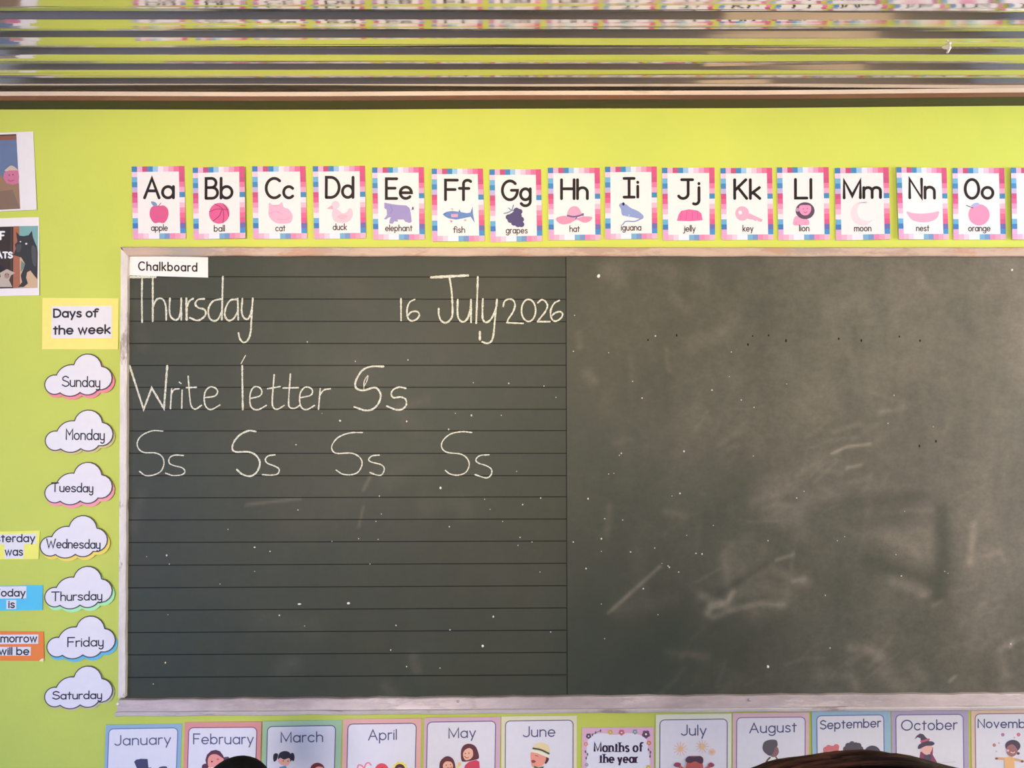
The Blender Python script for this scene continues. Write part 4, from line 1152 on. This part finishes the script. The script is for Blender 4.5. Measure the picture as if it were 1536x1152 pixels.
    a += [('s', [(1150, 610), (1195, 620), (1198, 650), (1168, 680)], (80, 52, 62)), ('s', [(1042, 580), (1090, 580), (1165, 605), (1175, 640), (1150, 690), (1100, 715), (1055, 705), (1042, 660)], (226, 146, 140)), ('s', [(1045, 655), (1062, 645), (1085, 658), (1060, 672)], (146, 70, 82)), ('l', [(1080, 605), (1105, 612)], 5, (120, 60, 70)),
          ('p', [(1050, 745), (1150, 725), (1230, 760), (1250, 900), (1020, 900)], (200, 190, 150)), ('p', [(1070, 695), (1110, 712), (1155, 700), (1150, 735), (1110, 722), (1072, 735)], (60, 112, 92)), ('s', [(1058, 555), (1075, 510), (1125, 490), (1180, 505), (1205, 540), (1205, 590), (1130, 575)], (218, 196, 164)), ('l', [(1062, 542), (1130, 555), (1200, 588)], 15, (66, 78, 80)), ('p', [(1025, 572), (1055, 553), (1130, 570), (1205, 602), (1208, 632), (1170, 615), (1100, 585)], (226, 216, 208))]
    a = []; P['July'] = (860, 1030, 6.144, a)
    og = (232, 168, 130)
    for cx, cy0, r in ((985, 570, 66), (1185, 545, 60), (1275, 595, 34)):
        for k in range(12):
            t = k * math.pi / 6; a.append(('l', [(cx + r * .25 * math.cos(t), cy0 + r * .25 * math.sin(t)), (cx + r * math.cos(t), cy0 + r * math.sin(t))], 4, og))
        a.append(('e', (cx, cy0, r * .32, r * .32), (238, 186, 140)))
    a += [('l', [(1060, 800), (1000, 745), (955, 715)], 26, (190, 100, 100)), ('l', [(1170, 800), (1225, 745), (1268, 715)], 26, (190, 100, 100)), ('s', [(920, 712), (945, 690), (985, 700), (980, 725), (945, 732)], (150, 74, 98)), ('s', [(1235, 715), (1262, 690), (1295, 712), (1270, 735)], (150, 74, 98)),
          ('s', [(1040, 690), (1060, 640), (1110, 630), (1170, 640), (1185, 690), (1180, 780), (1045, 780)], (184, 92, 92)), ('s', [(1032, 680), (1036, 650), (1065, 632), (1110, 638), (1160, 630), (1190, 650), (1190, 690), (1165, 700), (1120, 680), (1070, 695)], (84, 62, 82)), ('p', [(1045, 790), (1180, 790), (1200, 950), (1025, 950)], (230, 150, 90))]
    a = []; P['August'] = (1090, 1030, 6.144, a)
    a += [('p', [(355, 690), (370, 660), (410, 638), (470, 645), (490, 690), (490, 900), (350, 900)], (232, 224, 228)), ('l', [(360, 720), (368, 680), (395, 650)], 16, (96, 76, 92)), ('l', [(450, 645), (475, 680), (478, 720)], 13, (110, 76, 90)), ('s', [(395, 560), (460, 550), (476, 600), (448, 640), (400, 635)], (146, 104, 112)),
          ('s', [(328, 545), (345, 505), (395, 485), (455, 490), (465, 540), (440, 560), (430, 600), (395, 632), (350, 605), (330, 575)], (100, 90, 102))]
    a = []; P['September'] = (1090, 1030, 6.144, a)
    for x, y, r in ((910, 575, 26), (935, 560, 28), (965, 565, 26), (1005, 552, 28)): a.append(('e', (x, y, r, r), (216, 118, 128)))
    a.append(('p', [(885, 590), (1030, 560), (1020, 640), (890, 640)], (216, 118, 128)))
    for x, y in ((1095, 570), (1115, 540), (1150, 525), (1185, 535), (1210, 540), (1228, 570), (1130, 570), (1170, 560), (1200, 580)): a.append(('e', (x, y, 27, 27), (96, 86, 100)))
    a += [('e', (1160, 600, 75, 50), (96, 86, 100)), ('e', (1338, 610, 76, 72), (88, 82, 98)), ('e', (950, 640, 62, 55), (226, 165, 155)), ('e', (1160, 655, 55, 52), (150, 100, 95)), ('e', (1338, 655, 58, 52), (190, 130, 115))]
    a = []; P['October'] = (1320, 1030, 7.11, a)
    a += [('p', [(425, 690), (470, 690), (460, 860), (402, 860)], (152, 76, 108)), ('p', [(525, 640), (560, 640), (556, 720), (602, 800), (600, 860), (540, 860)], (152, 76, 108)), ('p', [(465, 715), (540, 715), (548, 900), (455, 900)], (98, 84, 108)), ('l', [(450, 770), (560, 805), (800, 795)], 6, (205, 195, 210)),
          ('s', [(425, 650), (480, 630), (548, 625), (540, 685), (495, 722), (445, 695)], (246, 182, 180)), ('p', [(362, 558), (385, 520), (420, 495), (455, 502), (485, 538), (515, 560), (520, 590), (435, 600), (425, 545), (395, 535)], (92, 80, 104)), ('l', [(435, 580), (515, 558)], 22, (200, 100, 114)), ('s', [(398, 655), (412, 612), (480, 582), (545, 578), (575, 600), (550, 622), (480, 628), (425, 655)], (92, 78, 102))]
    a = []; P['November'] = (1320, 1030, 7.11, a)
    for x, y, r, c in ((1303, 508, 18, (188, 124, 164)), (1470, 506, 20, (228, 124, 144)), (1212, 618, 18, (194, 136, 118)), (1262, 597, 9, (190, 178, 196)), (1425, 537, 9, (204, 180, 196)), (1235, 685, 9, (204, 190, 200)), (1535, 598, 10, (200, 170, 190)), (1600, 540, 18, (228, 150, 120)), (1560, 680, 16, (200, 120, 110))): a.append(('e', (x, y, r, r), c))
    a += [('l', [(1340, 765), (1290, 762), (1232, 760)], 26, (228, 170, 140)), ('l', [(1410, 765), (1460, 775), (1510, 790)], 26, (228, 170, 140)), ('e', (1236, 761, 16, 10), (130, 90, 105)), ('e', (1508, 790, 16, 12), (130, 90, 105)), ('p', [(1318, 752), (1395, 742), (1425, 755), (1428, 980), (1316, 980)], (242, 184, 134)),
          ('e', (1408, 625, 80, 64), (94, 80, 98)), ('e', (1465, 705, 16, 14), (110, 80, 100)), ('s', [(1345, 640), (1375, 615), (1410, 610), (1440, 640), (1458, 680), (1430, 725), (1390, 740), (1345, 705)], (172, 116, 120)), ('e', (1355, 675, 14, 12), (235, 190, 180)), ('l', [(1385, 690), (1405, 700), (1425, 690)], 9, (240, 215, 215))]
    return P


MPIC = month_pics()
MONTHS = [  # name, outer l, t, r, inner l, t, r, frame colour, outline, text(x0,x1,base,top,dy), seen in picture
    ('January', 159.7, 1086.5, 273.4, 164.4, 1092.5, 267.2, (122, 158, 206), (78, 104, 168), (172.5, 257, 1117.0, 1102.7, -1.5), 'a dark top hat', 'blue'),
    ('February', 277.3, 1083, 393, 283.6, 1091.2, 386, (202, 128, 140), (122, 62, 108), (290, 381.3, 1115.3, 1100.6, -.5), 'a girl with pigtails', 'rose'),
    ('March', 395.2, 1081, 513, 402, 1089, 503.6, (146, 182, 160), (78, 82, 124), (421.5, 485, 1112.6, 1098, -.8), 'a black haired girl', 'green'),
    ('April', 515, 1078, 632.5, 522.3, 1085.5, 624.6, (212, 154, 164), (92, 78, 122), (552.3, 595.5, 1109.4, 1094.5, -1), 'a yellow flower', 'pink'),
    ('May', 636.8, 1076, 751, 641.4, 1082.4, 743.6, (200, 156, 196), (92, 84, 132), (672.8, 714, 1106.3, 1091.8, -1.2), 'a woman and girl', 'mauve'),
    ('June', 752.3, 1074, 865.4, 758.2, 1080.8, 859.6, (214, 204, 186), (92, 84, 112), (784.4, 833, 1104.4, 1089.6, -.6), 'a man in a straw hat', 'cream'),
    ('July', 983.5, 1071, 1097, 989.6, 1079.2, 1090.6, (220, 214, 206), (84, 88, 128), (1021, 1059.5, 1102, 1087, 0), 'orange fireworks', 'pale grey'),
    ('August', 1099, 1069, 1213, 1104.8, 1076, 1207.2, (222, 174, 194), (134, 104, 152), (1123.4, 1194.5, 1098.8, 1084.5, -2), 'a boy carrying a backpack', 'pink'),
    ('September', 1217, 1066, 1335, 1224.4, 1073, 1325, (154, 184, 220), (104, 112, 164), (1229, 1321.3, 1092.9, 1080.3, -3.2), 'three heads in a row', 'light blue'),
    ('October', 1336.5, 1064, 1451.4, 1343.2, 1072, 1443.6, (182, 162, 202), (122, 104, 160), (1351, 1435.5, 1094.8, 1080.2, -1.6), 'a witch in a pointed hat', 'lilac'),
    ('November', 1456, 1063, 1571, 1462, 1070.4, 1563, (240, 192, 172), (152, 116, 136), (1465.6, 1556, 1090.8, 1078.5, 0), 'a boy throwing leaves', 'peach'),
]
BOT = 1236
for n, (nm, ol, ot, orr, il, it_, ir, fc, lc, (x0, x1, bs, tp, dy), what, fn) in enumerate(MONTHS):
    sk = (-2.6 + 3.2 * (ol / 1460)) / 64 if n < 5 else (.012 if n > 7 else -.004)
    rise = -1.2
    A = Art((ol + orr) / 2, 1150, 0)
    def S(x, y): return (x + sk * (y - ot), y + rise * (x - ol) / (orr - ol))
    gm = sum(fc) / 3; fc = tuple(int(gm + (x - gm) * .82) for x in fc)
    root = A.sheet('month_card', [S(ol, ot), S(orr, ot), S(orr, BOT), S(ol, BOT)], fc, .0006)
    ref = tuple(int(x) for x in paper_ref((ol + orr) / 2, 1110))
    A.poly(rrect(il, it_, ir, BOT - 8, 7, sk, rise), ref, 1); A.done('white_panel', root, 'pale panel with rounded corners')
    A.stroke(rrect(il, it_, ir, BOT - 8, 7, sk, rise), 1.25, lc, 2, closed=True); A.done('outline', root)
    A.text(nm, x0, x1, bs, bs - tp, 1.75, MINK, .66, .2, dy=dy); A.done('lettering', root)
    art_list(A, MPIC[nm], 2); A.done('picture', root, 'picture of ' + what)
    A.place(root, 0.0, random.uniform(-.012, .012), .0022)
    tag(root, '%s bordered month card reading %s with %s, below the board' % (fn, nm, what), 'month card', 'month cards below the chalkboard')

A = Art(927, 1150, 0)
root = A.sheet('title_card', [(873, 1091.2), (980.5, 1090.2), (981, 1232), (872.5, 1232)], (214, 168, 204), .0006)
zq = lambda p: Z(860, 1030, 6.144, p)
A.poly(zq([(130, 500), (180, 440), (270, 425), (380, 440), (500, 425), (610, 440), (675, 490), (690, 600), (705, 700), (700, 1000), (690, 1190), (500, 1200), (200, 1200), (125, 1150), (130, 900), (120, 700)]), (216, 212, 238), 1, True)
A.done('white_panel', root)
for x, y, r, c in ((340, 415, 26, (228, 188, 130)), (443, 418, 27, (214, 116, 150)), (567, 412, 24, (150, 166, 190)), (668, 435, 36, (120, 84, 130)), (140, 452, 24, (96, 84, 124)), (695, 515, 22, (232, 140, 130)), (115, 525, 20, (226, 150, 150)), (690, 740, 24, (230, 196, 120)), (122, 715, 16, (150, 166, 190)), (690, 900, 26, (214, 116, 150)), (120, 900, 26, (228, 188, 130))):
    for k in range(5):
        t = k * math.tau / 5 + .3; A.poly(zq(ell(x + r * .6 * math.cos(t), y + r * .6 * math.sin(t), r * .5, r * .5, 12)), c, 2)
    A.poly(zq(ell(x, y, r * .3, r * .3, 12)), (240, 220, 190), 3)
    A.done('flower', root)
for p in ([(175, 440), (205, 420), (250, 402)], [(690, 575), (710, 600), (705, 640)], [(110, 595), (130, 620), (118, 655)]):
    A.stroke(zq(p), .7, (80, 96, 96), 2, True)
    for q_ in p: A.poly(zq(ell(q_[0], q_[1], 7, 13, 10)), (86, 100, 104), 2.2)
    A.done('leaf_sprig', root)
A.text('Months of', 890.3, 966, 1126.8, 13.4, 3.0, (52, 30, 60), .64, .28, contrast=.40)
A.text('the year', 898, 958, 1143.2, 12.4, 3.0, (52, 30, 60), .64, .28, contrast=.40)
A.done('lettering', root, 'dark purple serif lettering')
A.place(root, 0, 0, .002)
tag(root, 'smaller flower bordered card reading Months of the year, between June and July cards', 'title card')

# ---------------------------------------------------------------- two children in front of the board
SKIN = princ('skin', (.16, .075, .042), .5, .4)
nt, N, Lk, b_ = nodes(SKIN); Lk.new(mix(nt, noise_fac(nt, 14, 4), (.15, .07, .04), (.18, .085, .05)), b_.inputs['Base Color'])


def cloth(name, a, b):
    m = princ(name, a, .85, .15); nt, N, Lk, bb = nodes(m)
    f = noise_fac(nt, 180, 2); Lk.new(mix(nt, f, a, b), bb.inputs['Base Color']); bump(nt, f, .2, .001)
    return m


def hair_mat(name, a, b, scale, stretch, rough=.42):
    m = princ(name, a, rough, .15); nt, N, Lk, bb = nodes(m)
    f = noise_fac(nt, scale, 5, .7, stretch=stretch, lo=.45, hi=.70); Lk.new(mix(nt, f, a, b), bb.inputs['Base Color'])
    bump(nt, noise_fac(nt, scale * 2, 4, .7, stretch=stretch, lo=.2, hi=.8), .5, .003)
    return m


def evaluated(o):
    dg = bpy.context.evaluated_depsgraph_get(); dg.update()
    me = bpy.data.meshes.new_from_object(o.evaluated_get(dg)); old = o.data
    bpy.data.objects.remove(o); bpy.data.meshes.remove(old)
    return me


def skin_mesh(chain, edges, root, sub=2):
    names = list(chain); me = bpy.data.meshes.new('skel')
    me.from_pydata([chain[n][0] for n in names], [(names.index(a), names.index(b)) for a, b in edges], [])
    o = bpy.data.objects.new('skel', me); COL.objects.link(o)
    o.modifiers.new('skin', 'SKIN').use_smooth_shade = True
    for i, n in enumerate(names):
        r = chain[n][1]; me.skin_vertices[0].data[i].radius = (r, r) if not isinstance(r, tuple) else r
        me.skin_vertices[0].data[i].use_root = n == root
    s = o.modifiers.new('sub', 'SUBSURF'); s.levels = sub; s.render_levels = sub
    return evaluated(o)


def head_bm(bm, c, w=.073, d=.09, h=.10):
    """skull with jaw, brow, nose, lips and ears; faces +y"""
    def put(me_bm):
        pass
    r = bmesh.ops.create_uvsphere(bm, u_segments=32, v_segments=24, radius=1.0)
    for v in r['verts']:
        x, y, z = v.co
        k = 1 - .28 * max(0, -z) ** 1.5
        yy = y * (1 - .12 * max(0, -z)) + (.10 * max(0, -z) if y > 0 else .16 * max(0, -z))
        if y > .55:
            for ex in (-.36, .36):
                yy -= .07 * math.exp(-(((x - ex) / .17) ** 2 + ((z - .0) / .11) ** 2))
            yy += .05 * math.exp(-(x / .5) ** 2 - ((z - .2) / .08) ** 2)
            yy += .20 * math.exp(-(x / .13) ** 2 - ((z + .22) / .13) ** 2)
            yy += .07 * math.exp(-(x / .26) ** 2 - ((z + .50) / .06) ** 2) + .05 * math.exp(-(x / .22) ** 2 - ((z + .62) / .05) ** 2)
        v.co = Vector((x * k * w, yy * d, z * h)) + c
    for s in (-1, 1):
        r = bmesh.ops.create_uvsphere(bm, u_segments=12, v_segments=8, radius=1.0)
        for v in r['verts']:
            v.co = Vector((v.co.x * .010 + s * (w + .003), v.co.y * .018 - .008, v.co.z * .029 - .004)) + c


def hand(chain, edges, pre, wrist, d, side, out):
    """palm and five bent fingers hanging from the wrist; d = pointing direction, out = sideways spread direction"""
    d = Vector(d).normalized(); out = Vector(out).normalized(); cur = d.cross(out).normalized() * side
    w0 = Vector(wrist)
    palm = w0 + d * .045
    chain[pre + 'palm'] = (palm, (.022, .014)); edges.append((pre + 'wrist', pre + 'palm'))
    me = []
    for i, (o, ln) in enumerate(((-.021, .050), (-.007, .058), (.007, .055), (.021, .043))):
        p0 = palm + out * o + d * .010; p1 = p0 + d * ln * .45 + cur * .006 + out * o * .25; p2 = p1 + d * ln * .35 + cur * .013; p3 = p2 + d * ln * .2 + cur * .012
        me.append([p0, p1, p2, p3])
    t0 = w0 + d * .020 - out * .016
    me.append([t0, t0 + d * .018 - out * .020 + cur * .004, t0 + d * .036 - out * .027 + cur * .010, t0 + d * .050 - out * .027 + cur * .014])
    return me


def person(name, label, origin, J, limbs, hands_, head_c, shirt_m, shorts_m, hk=1.0):
    root = empty(name, origin); tag(root, label, 'person')
    chain = dict(J); edges = list(limbs); fingers = []
    for pre, d, side, out in hands_: fingers += hand(chain, edges, pre, chain[pre + 'wrist'][0], d, side, out)
    bm = bmesh.new(); bm.from_mesh(skin_mesh(chain, edges, 'pelvis'))
    for f in fingers:
        c = {str(i): (p, .0075 - .0008 * i) for i, p in enumerate(f)}
        bm.from_mesh(skin_mesh(c, [('0', '1'), ('1', '2'), ('2', '3')], '0', 1))
    head_bm(bm, Vector(head_c), .073 * hk, .09 * hk, .10 * hk)
    me = bpy.data.meshes.new('body'); bm.to_mesh(me); bm.free()
    o = bpy.data.objects.new('body', me); COL.objects.link(o)
    rm = o.modifiers.new('r', 'REMESH'); rm.mode = 'VOXEL'; rm.voxel_size = .0052; rm.use_smooth_shade = True
    sm = o.modifiers.new('s', 'SMOOTH'); sm.factor = .5; sm.iterations = 2
    me = evaluated(o); me.materials.append(SKIN)
    for p in me.polygons: p.use_smooth = True
    body = bpy.data.objects.new('body', me); COL.objects.link(body); body.parent = root
    for s in (-1, 1):
        bm = bmesh.new(); bmesh.ops.create_uvsphere(bm, u_segments=16, v_segments=10, radius=.0105, matrix=Matrix.Translation(Vector(head_c) + Vector((s * .0265, .0745, .001)) * hk))
        e = link('eye', bm, princ('eye_white', (.75, .72, .68), .25), body, True)
        bm = bmesh.new(); bmesh.ops.create_uvsphere(bm, u_segments=12, v_segments=8, radius=.0055, matrix=Matrix.Translation(Vector(head_c) + Vector((s * .0265, .0805, .001)) * hk))
        link('iris', bm, princ('eye_dark', (.02, .012, .008), .2), body, True)
    # clothes: the body surface around chosen bones, eased outwards
    n = len(me.vertices); co = np.empty(n * 3); no = np.empty(n * 3)
    me.vertices.foreach_get('co', co); me.vertices.foreach_get('normal', no)
    co = co.reshape(-1, 3); no = no.reshape(-1, 3)
    for pre, d_, *_ in hands_: chain[pre + 'tips'] = (chain[pre + 'palm'][0] + Vector(d_).normalized() * .10, .06); chain[pre + 'palm'] = (chain[pre + 'palm'][0], .06)
    best = np.full(n, 1e9); bone = np.zeros(n, int); tt = np.zeros(n)
    allb = list(limbs) + [(pre + 'wrist', pre + 'palm') for pre, *_ in hands_] + [(pre + 'palm', pre + 'tips') for pre, *_ in hands_]
    for k, (a, b) in enumerate(allb):
        A_, B_ = np.array(chain[a][0]), np.array(chain[b][0]); d = B_ - A_
        t = np.clip((co - A_) @ d / (d @ d), 0, 1)
        ra, rb = (np.mean(chain[q][1]) for q in (a, b))
        dist = np.linalg.norm(co - A_ - t[:, None] * d, axis=1) / (ra + (rb - ra) * t)
        m_ = dist < best; best[m_] = dist[m_]; bone[m_] = k; tt[m_] = t[m_]
    def wear(nm, rule, ease, mat):
        keep = np.zeros(n, bool)
        for k, (a, b) in enumerate(allb):
            lim = rule(a, b)
            if lim: keep |= (bone == k) & (tt >= lim[0]) & (tt <= lim[1])
        bm = bmesh.new(); bm.from_mesh(me); bm.verts.ensure_lookup_table()
        for v in bm.verts: v.co += Vector(no[v.index]) * ease
        bmesh.ops.delete(bm, geom=[v for v in bm.verts if not keep[v.index]], context='VERTS')
        for _ in range(4): bmesh.ops.smooth_vert(bm, verts=[v for v in bm.verts if v.is_boundary], factor=.5, use_axis_x=True, use_axis_y=True, use_axis_z=True)
        o_ = link(nm, bm, mat, root, True); sd = o_.modifiers.new('thickness', 'SOLIDIFY'); sd.thickness = .003; sd.offset = -1
    def shirt_rule(a, b):
        if a in ('belly', 'pelvis') and b in ('belly', 'chest'): return (0, 1)
        if a == 'chest' and b == 'neck': return (0, .42)
        if b.endswith('shoulder'): return (0, 1)
        if b.endswith('elbow'): return (0, .62)
    def shorts_rule(a, b):
        if a == 'pelvis': return (0, .55) if b == 'belly' else (0, 1)
        if b.endswith('knee'): return (0, .66)
    wear('shirt', shirt_rule, .013, shirt_m); wear('shorts', shorts_rule, .009, shorts_m)
    return root


# standing child close to the camera, seen as the top of a brown braided head
P = W(1275, 1138.2, DIST - .325)
HR = .100
hc = P - Vector((0, .44, .90)) * HR
HX = hc.copy()
org = Vector((hc.x, hc.y - .0, 0)); hz = hc.z - .018
J = {'pelvis': (Vector((0, -.02, .62)), (.105, .08)), 'belly': (Vector((0, -.01, .73)), (.10, .075)), 'chest': (Vector((0, -.02, .88)), (.11, .075)), 'neck': (Vector((0, -.025, hz - .135)), .045), 'skull': (Vector((0, -.012, hz - .04)), .05)}
L = [('pelvis', 'belly'), ('belly', 'chest'), ('chest', 'neck'), ('neck', 'skull')]
for s, n in ((-1, 'l'), (1, 'r')):
    J.update({n + 'shoulder': (Vector((s * .125, -.03, .935)), .042), n + 'elbow': (Vector((s * .165, -.04, .745)), .031), n + 'wrist': (Vector((s * .170, .01, .575)), .020),
              n + 'hip': (Vector((s * .068, -.02, .57)), .075), n + 'knee': (Vector((s * .075, -.005, .325)), .047), n + 'ankle': (Vector((s * .078, -.03, .065)), .030), n + 'toe': (Vector((s * .090, .10, .028)), (.034, .024))})
    L += [('chest', n + 'shoulder'), (n + 'shoulder', n + 'elbow'), (n + 'elbow', n + 'wrist'), ('pelvis', n + 'hip'), (n + 'hip', n + 'knee'), (n + 'knee', n + 'ankle'), (n + 'ankle', n + 'toe')]


kz = (hz - .195) / .935
for n_ in list(J):
    if n_ in ('neck', 'skull'): continue
    p_, r_ = J[n_]; J[n_] = (Vector((p_.x, p_.y, p_.z * kz if not n_.endswith('toe') else p_.z)), tuple(x * 1.12 for x in r_) if isinstance(r_, tuple) else r_ * 1.18)
J['neck'] = (Vector((0, -.022, hz - .15)), .056); J['skull'] = (J['skull'][0], .055)
kid = person('person', 'person with brown braided hair close to the camera, facing the right half of the board', org, J, L,
             [('l', (0, .15, -1), -1, (0, -1, 0)), ('r', (0, .15, -1), 1, (0, -1, 0))], (0, .012, hz), cloth('white_shirt_cloth', (.72, .72, .74), (.62, .62, .66)), cloth('grey_short_cloth', (.10, .11, .13), (.13, .14, .16)))
M_HAIR = hair_mat('brown_braid_hair', (.034, .015, .011), (.36, .13, .08), 26, (.3, 2.6, 1.4), .5)
bm = bmesh.new()
off = HX - org
r = bmesh.ops.create_uvsphere(bm, u_segments=48, v_segments=32, radius=1)
dele = []
for v in r['verts']:
    x, y, z = v.co
    if z < -.45 or (y > .35 and z < .25): dele.append(v)
    v.co = Vector((x * HR * 1.16, y * HR * 1.0, z * HR * .985)) * (1 + .012 * mnoise.noise(v.co * 6)) + off
bmesh.ops.delete(bm, geom=dele, context='VERTS')
# strands combed from the parting over to both sides
random.seed(21)
for i in range(150):
    ph = random.uniform(-1.25, 1.15); a0 = random.uniform(-1.5, .6); a1 = min(1.5, a0 + random.uniform(.6, 1.6))
    rr = random.uniform(.99, 1.026); th = random.uniform(.0011, .0028); skew = random.uniform(-.16, .16)
    ring0 = None
    for k in range(15):
        a = a0 + (a1 - a0) * k / 14; p2 = ph + skew * (k / 14 - .5)
        c = Vector((math.sin(a) * math.cos(p2) * HR * 1.16, math.sin(p2) * HR, math.cos(a) * math.cos(p2) * HR * .985)) * (rr + .006 * math.sin(k * .9 + i)) + off
        t = Vector((math.cos(a), 0, -math.sin(a))); n1 = (c - off).normalized(); n2 = t.cross(n1).normalized()
        e = th * (.35 + .65 * math.sin(math.pi * (k + .5) / 15))
        ring = [bm.verts.new(c + n1 * e * math.cos(q) + n2 * e * math.sin(q)) for q in (0, math.pi / 2, math.pi, 3 * math.pi / 2)]
        if ring0:
            for m_ in range(4): bm.faces.new((ring0[m_], ring0[(m_ + 1) % 4], ring[(m_ + 1) % 4], ring[m_]))
        ring0 = ring
h = link('hair', bm, M_HAIR, kid, True); h['label'] = 'dark brown braided hair with reddish strands'

# small child sitting on the floor near the wall, seen as the top of a black head
P = W(362, 1134.5, DIST - 1.63)
HR2 = .075
hc = P - Vector((0, .44, .90)) * HR2
org = Vector((hc.x, hc.y - .012, 0)); hz = hc.z - .018
J = {'pelvis': (Vector((0, -.03, .09)), (.105, .085)), 'belly': (Vector((0, -.03, .20)), (.092, .072)), 'chest': (Vector((0, -.01, .32)), (.10, .07)), 'neck': (Vector((0, 0, hz - .13)), .040), 'skull': (Vector((0, .012, hz - .04)), .045)}
L = [('pelvis', 'belly'), ('belly', 'chest'), ('chest', 'neck'), ('neck', 'skull')]
for s, n in ((-1, 'l'), (1, 'r')):
    J.update({n + 'shoulder': (Vector((s * .11, -.01, .365)), .037), n + 'elbow': (Vector((s * .165, .03, .215)), .028), n + 'wrist': (Vector((s * .150, .145, .155)), .018),
              n + 'hip': (Vector((s * .085, .02, .075)), .066), n + 'knee': (Vector((s * .215, .155, .085)), .043), n + 'ankle': (Vector((s * -.02, .205 + s * .025, .042)), .028), n + 'toe': (Vector((s * -.095, .195 + s * .03, .030)), (.028, .024))})
    L += [('chest', n + 'shoulder'), (n + 'shoulder', n + 'elbow'), (n + 'elbow', n + 'wrist'), ('pelvis', n + 'hip'), (n + 'hip', n + 'knee'), (n + 'knee', n + 'ankle'), (n + 'ankle', n + 'toe')]
kz = (hz - .155) / .365
for n_ in ('belly', 'chest', 'lshoulder', 'rshoulder', 'lelbow', 'relbow'):
    p_, r_ = J[n_]; J[n_] = (Vector((p_.x, p_.y, p_.z * kz)), r_)
for n_ in list(J):
    p_, r_ = J[n_]; J[n_] = (p_, tuple(x * 1.10 for x in r_) if isinstance(r_, tuple) else r_ * 1.16)
J['neck'] = (Vector((0, 0, hz - .12)), .050)
kid2 = person('person', 'person with smooth black hair sitting on the floor under the February card', org, J, L,
              [('l', (.25, .9, -.35), -1, (1, 0, 0)), ('r', (-.25, .9, -.35), 1, (-1, 0, 0))], (0, .010, hz), cloth('blue_shirt_cloth', (.10, .16, .30), (.12, .19, .34)), cloth('navy_short_cloth', (.02, .025, .05), (.03, .035, .06)), .80)
bm = bmesh.new(); off = hc - org
r = bmesh.ops.create_uvsphere(bm, u_segments=48, v_segments=32, radius=1)
dele = []
for v in r['verts']:
    x, y, z = v.co
    if z < -.5 or (y > .35 and z < .30): dele.append(v)
    v.co = Vector((x * HR2 * 1.01, y * HR2 * 1.12, z * HR2)) * (1 + .006 * mnoise.noise(v.co * 9)) + off
bmesh.ops.delete(bm, geom=dele, context='VERTS')
M_HAIR2 = hair_mat('black_cropped_hair', (.005, .0045, .005), (.010, .009, .009), 220, (1, 1, 1), .7)
h = link('hair', bm, M_HAIR2, kid2, True); h['label'] = 'short smooth black hair'
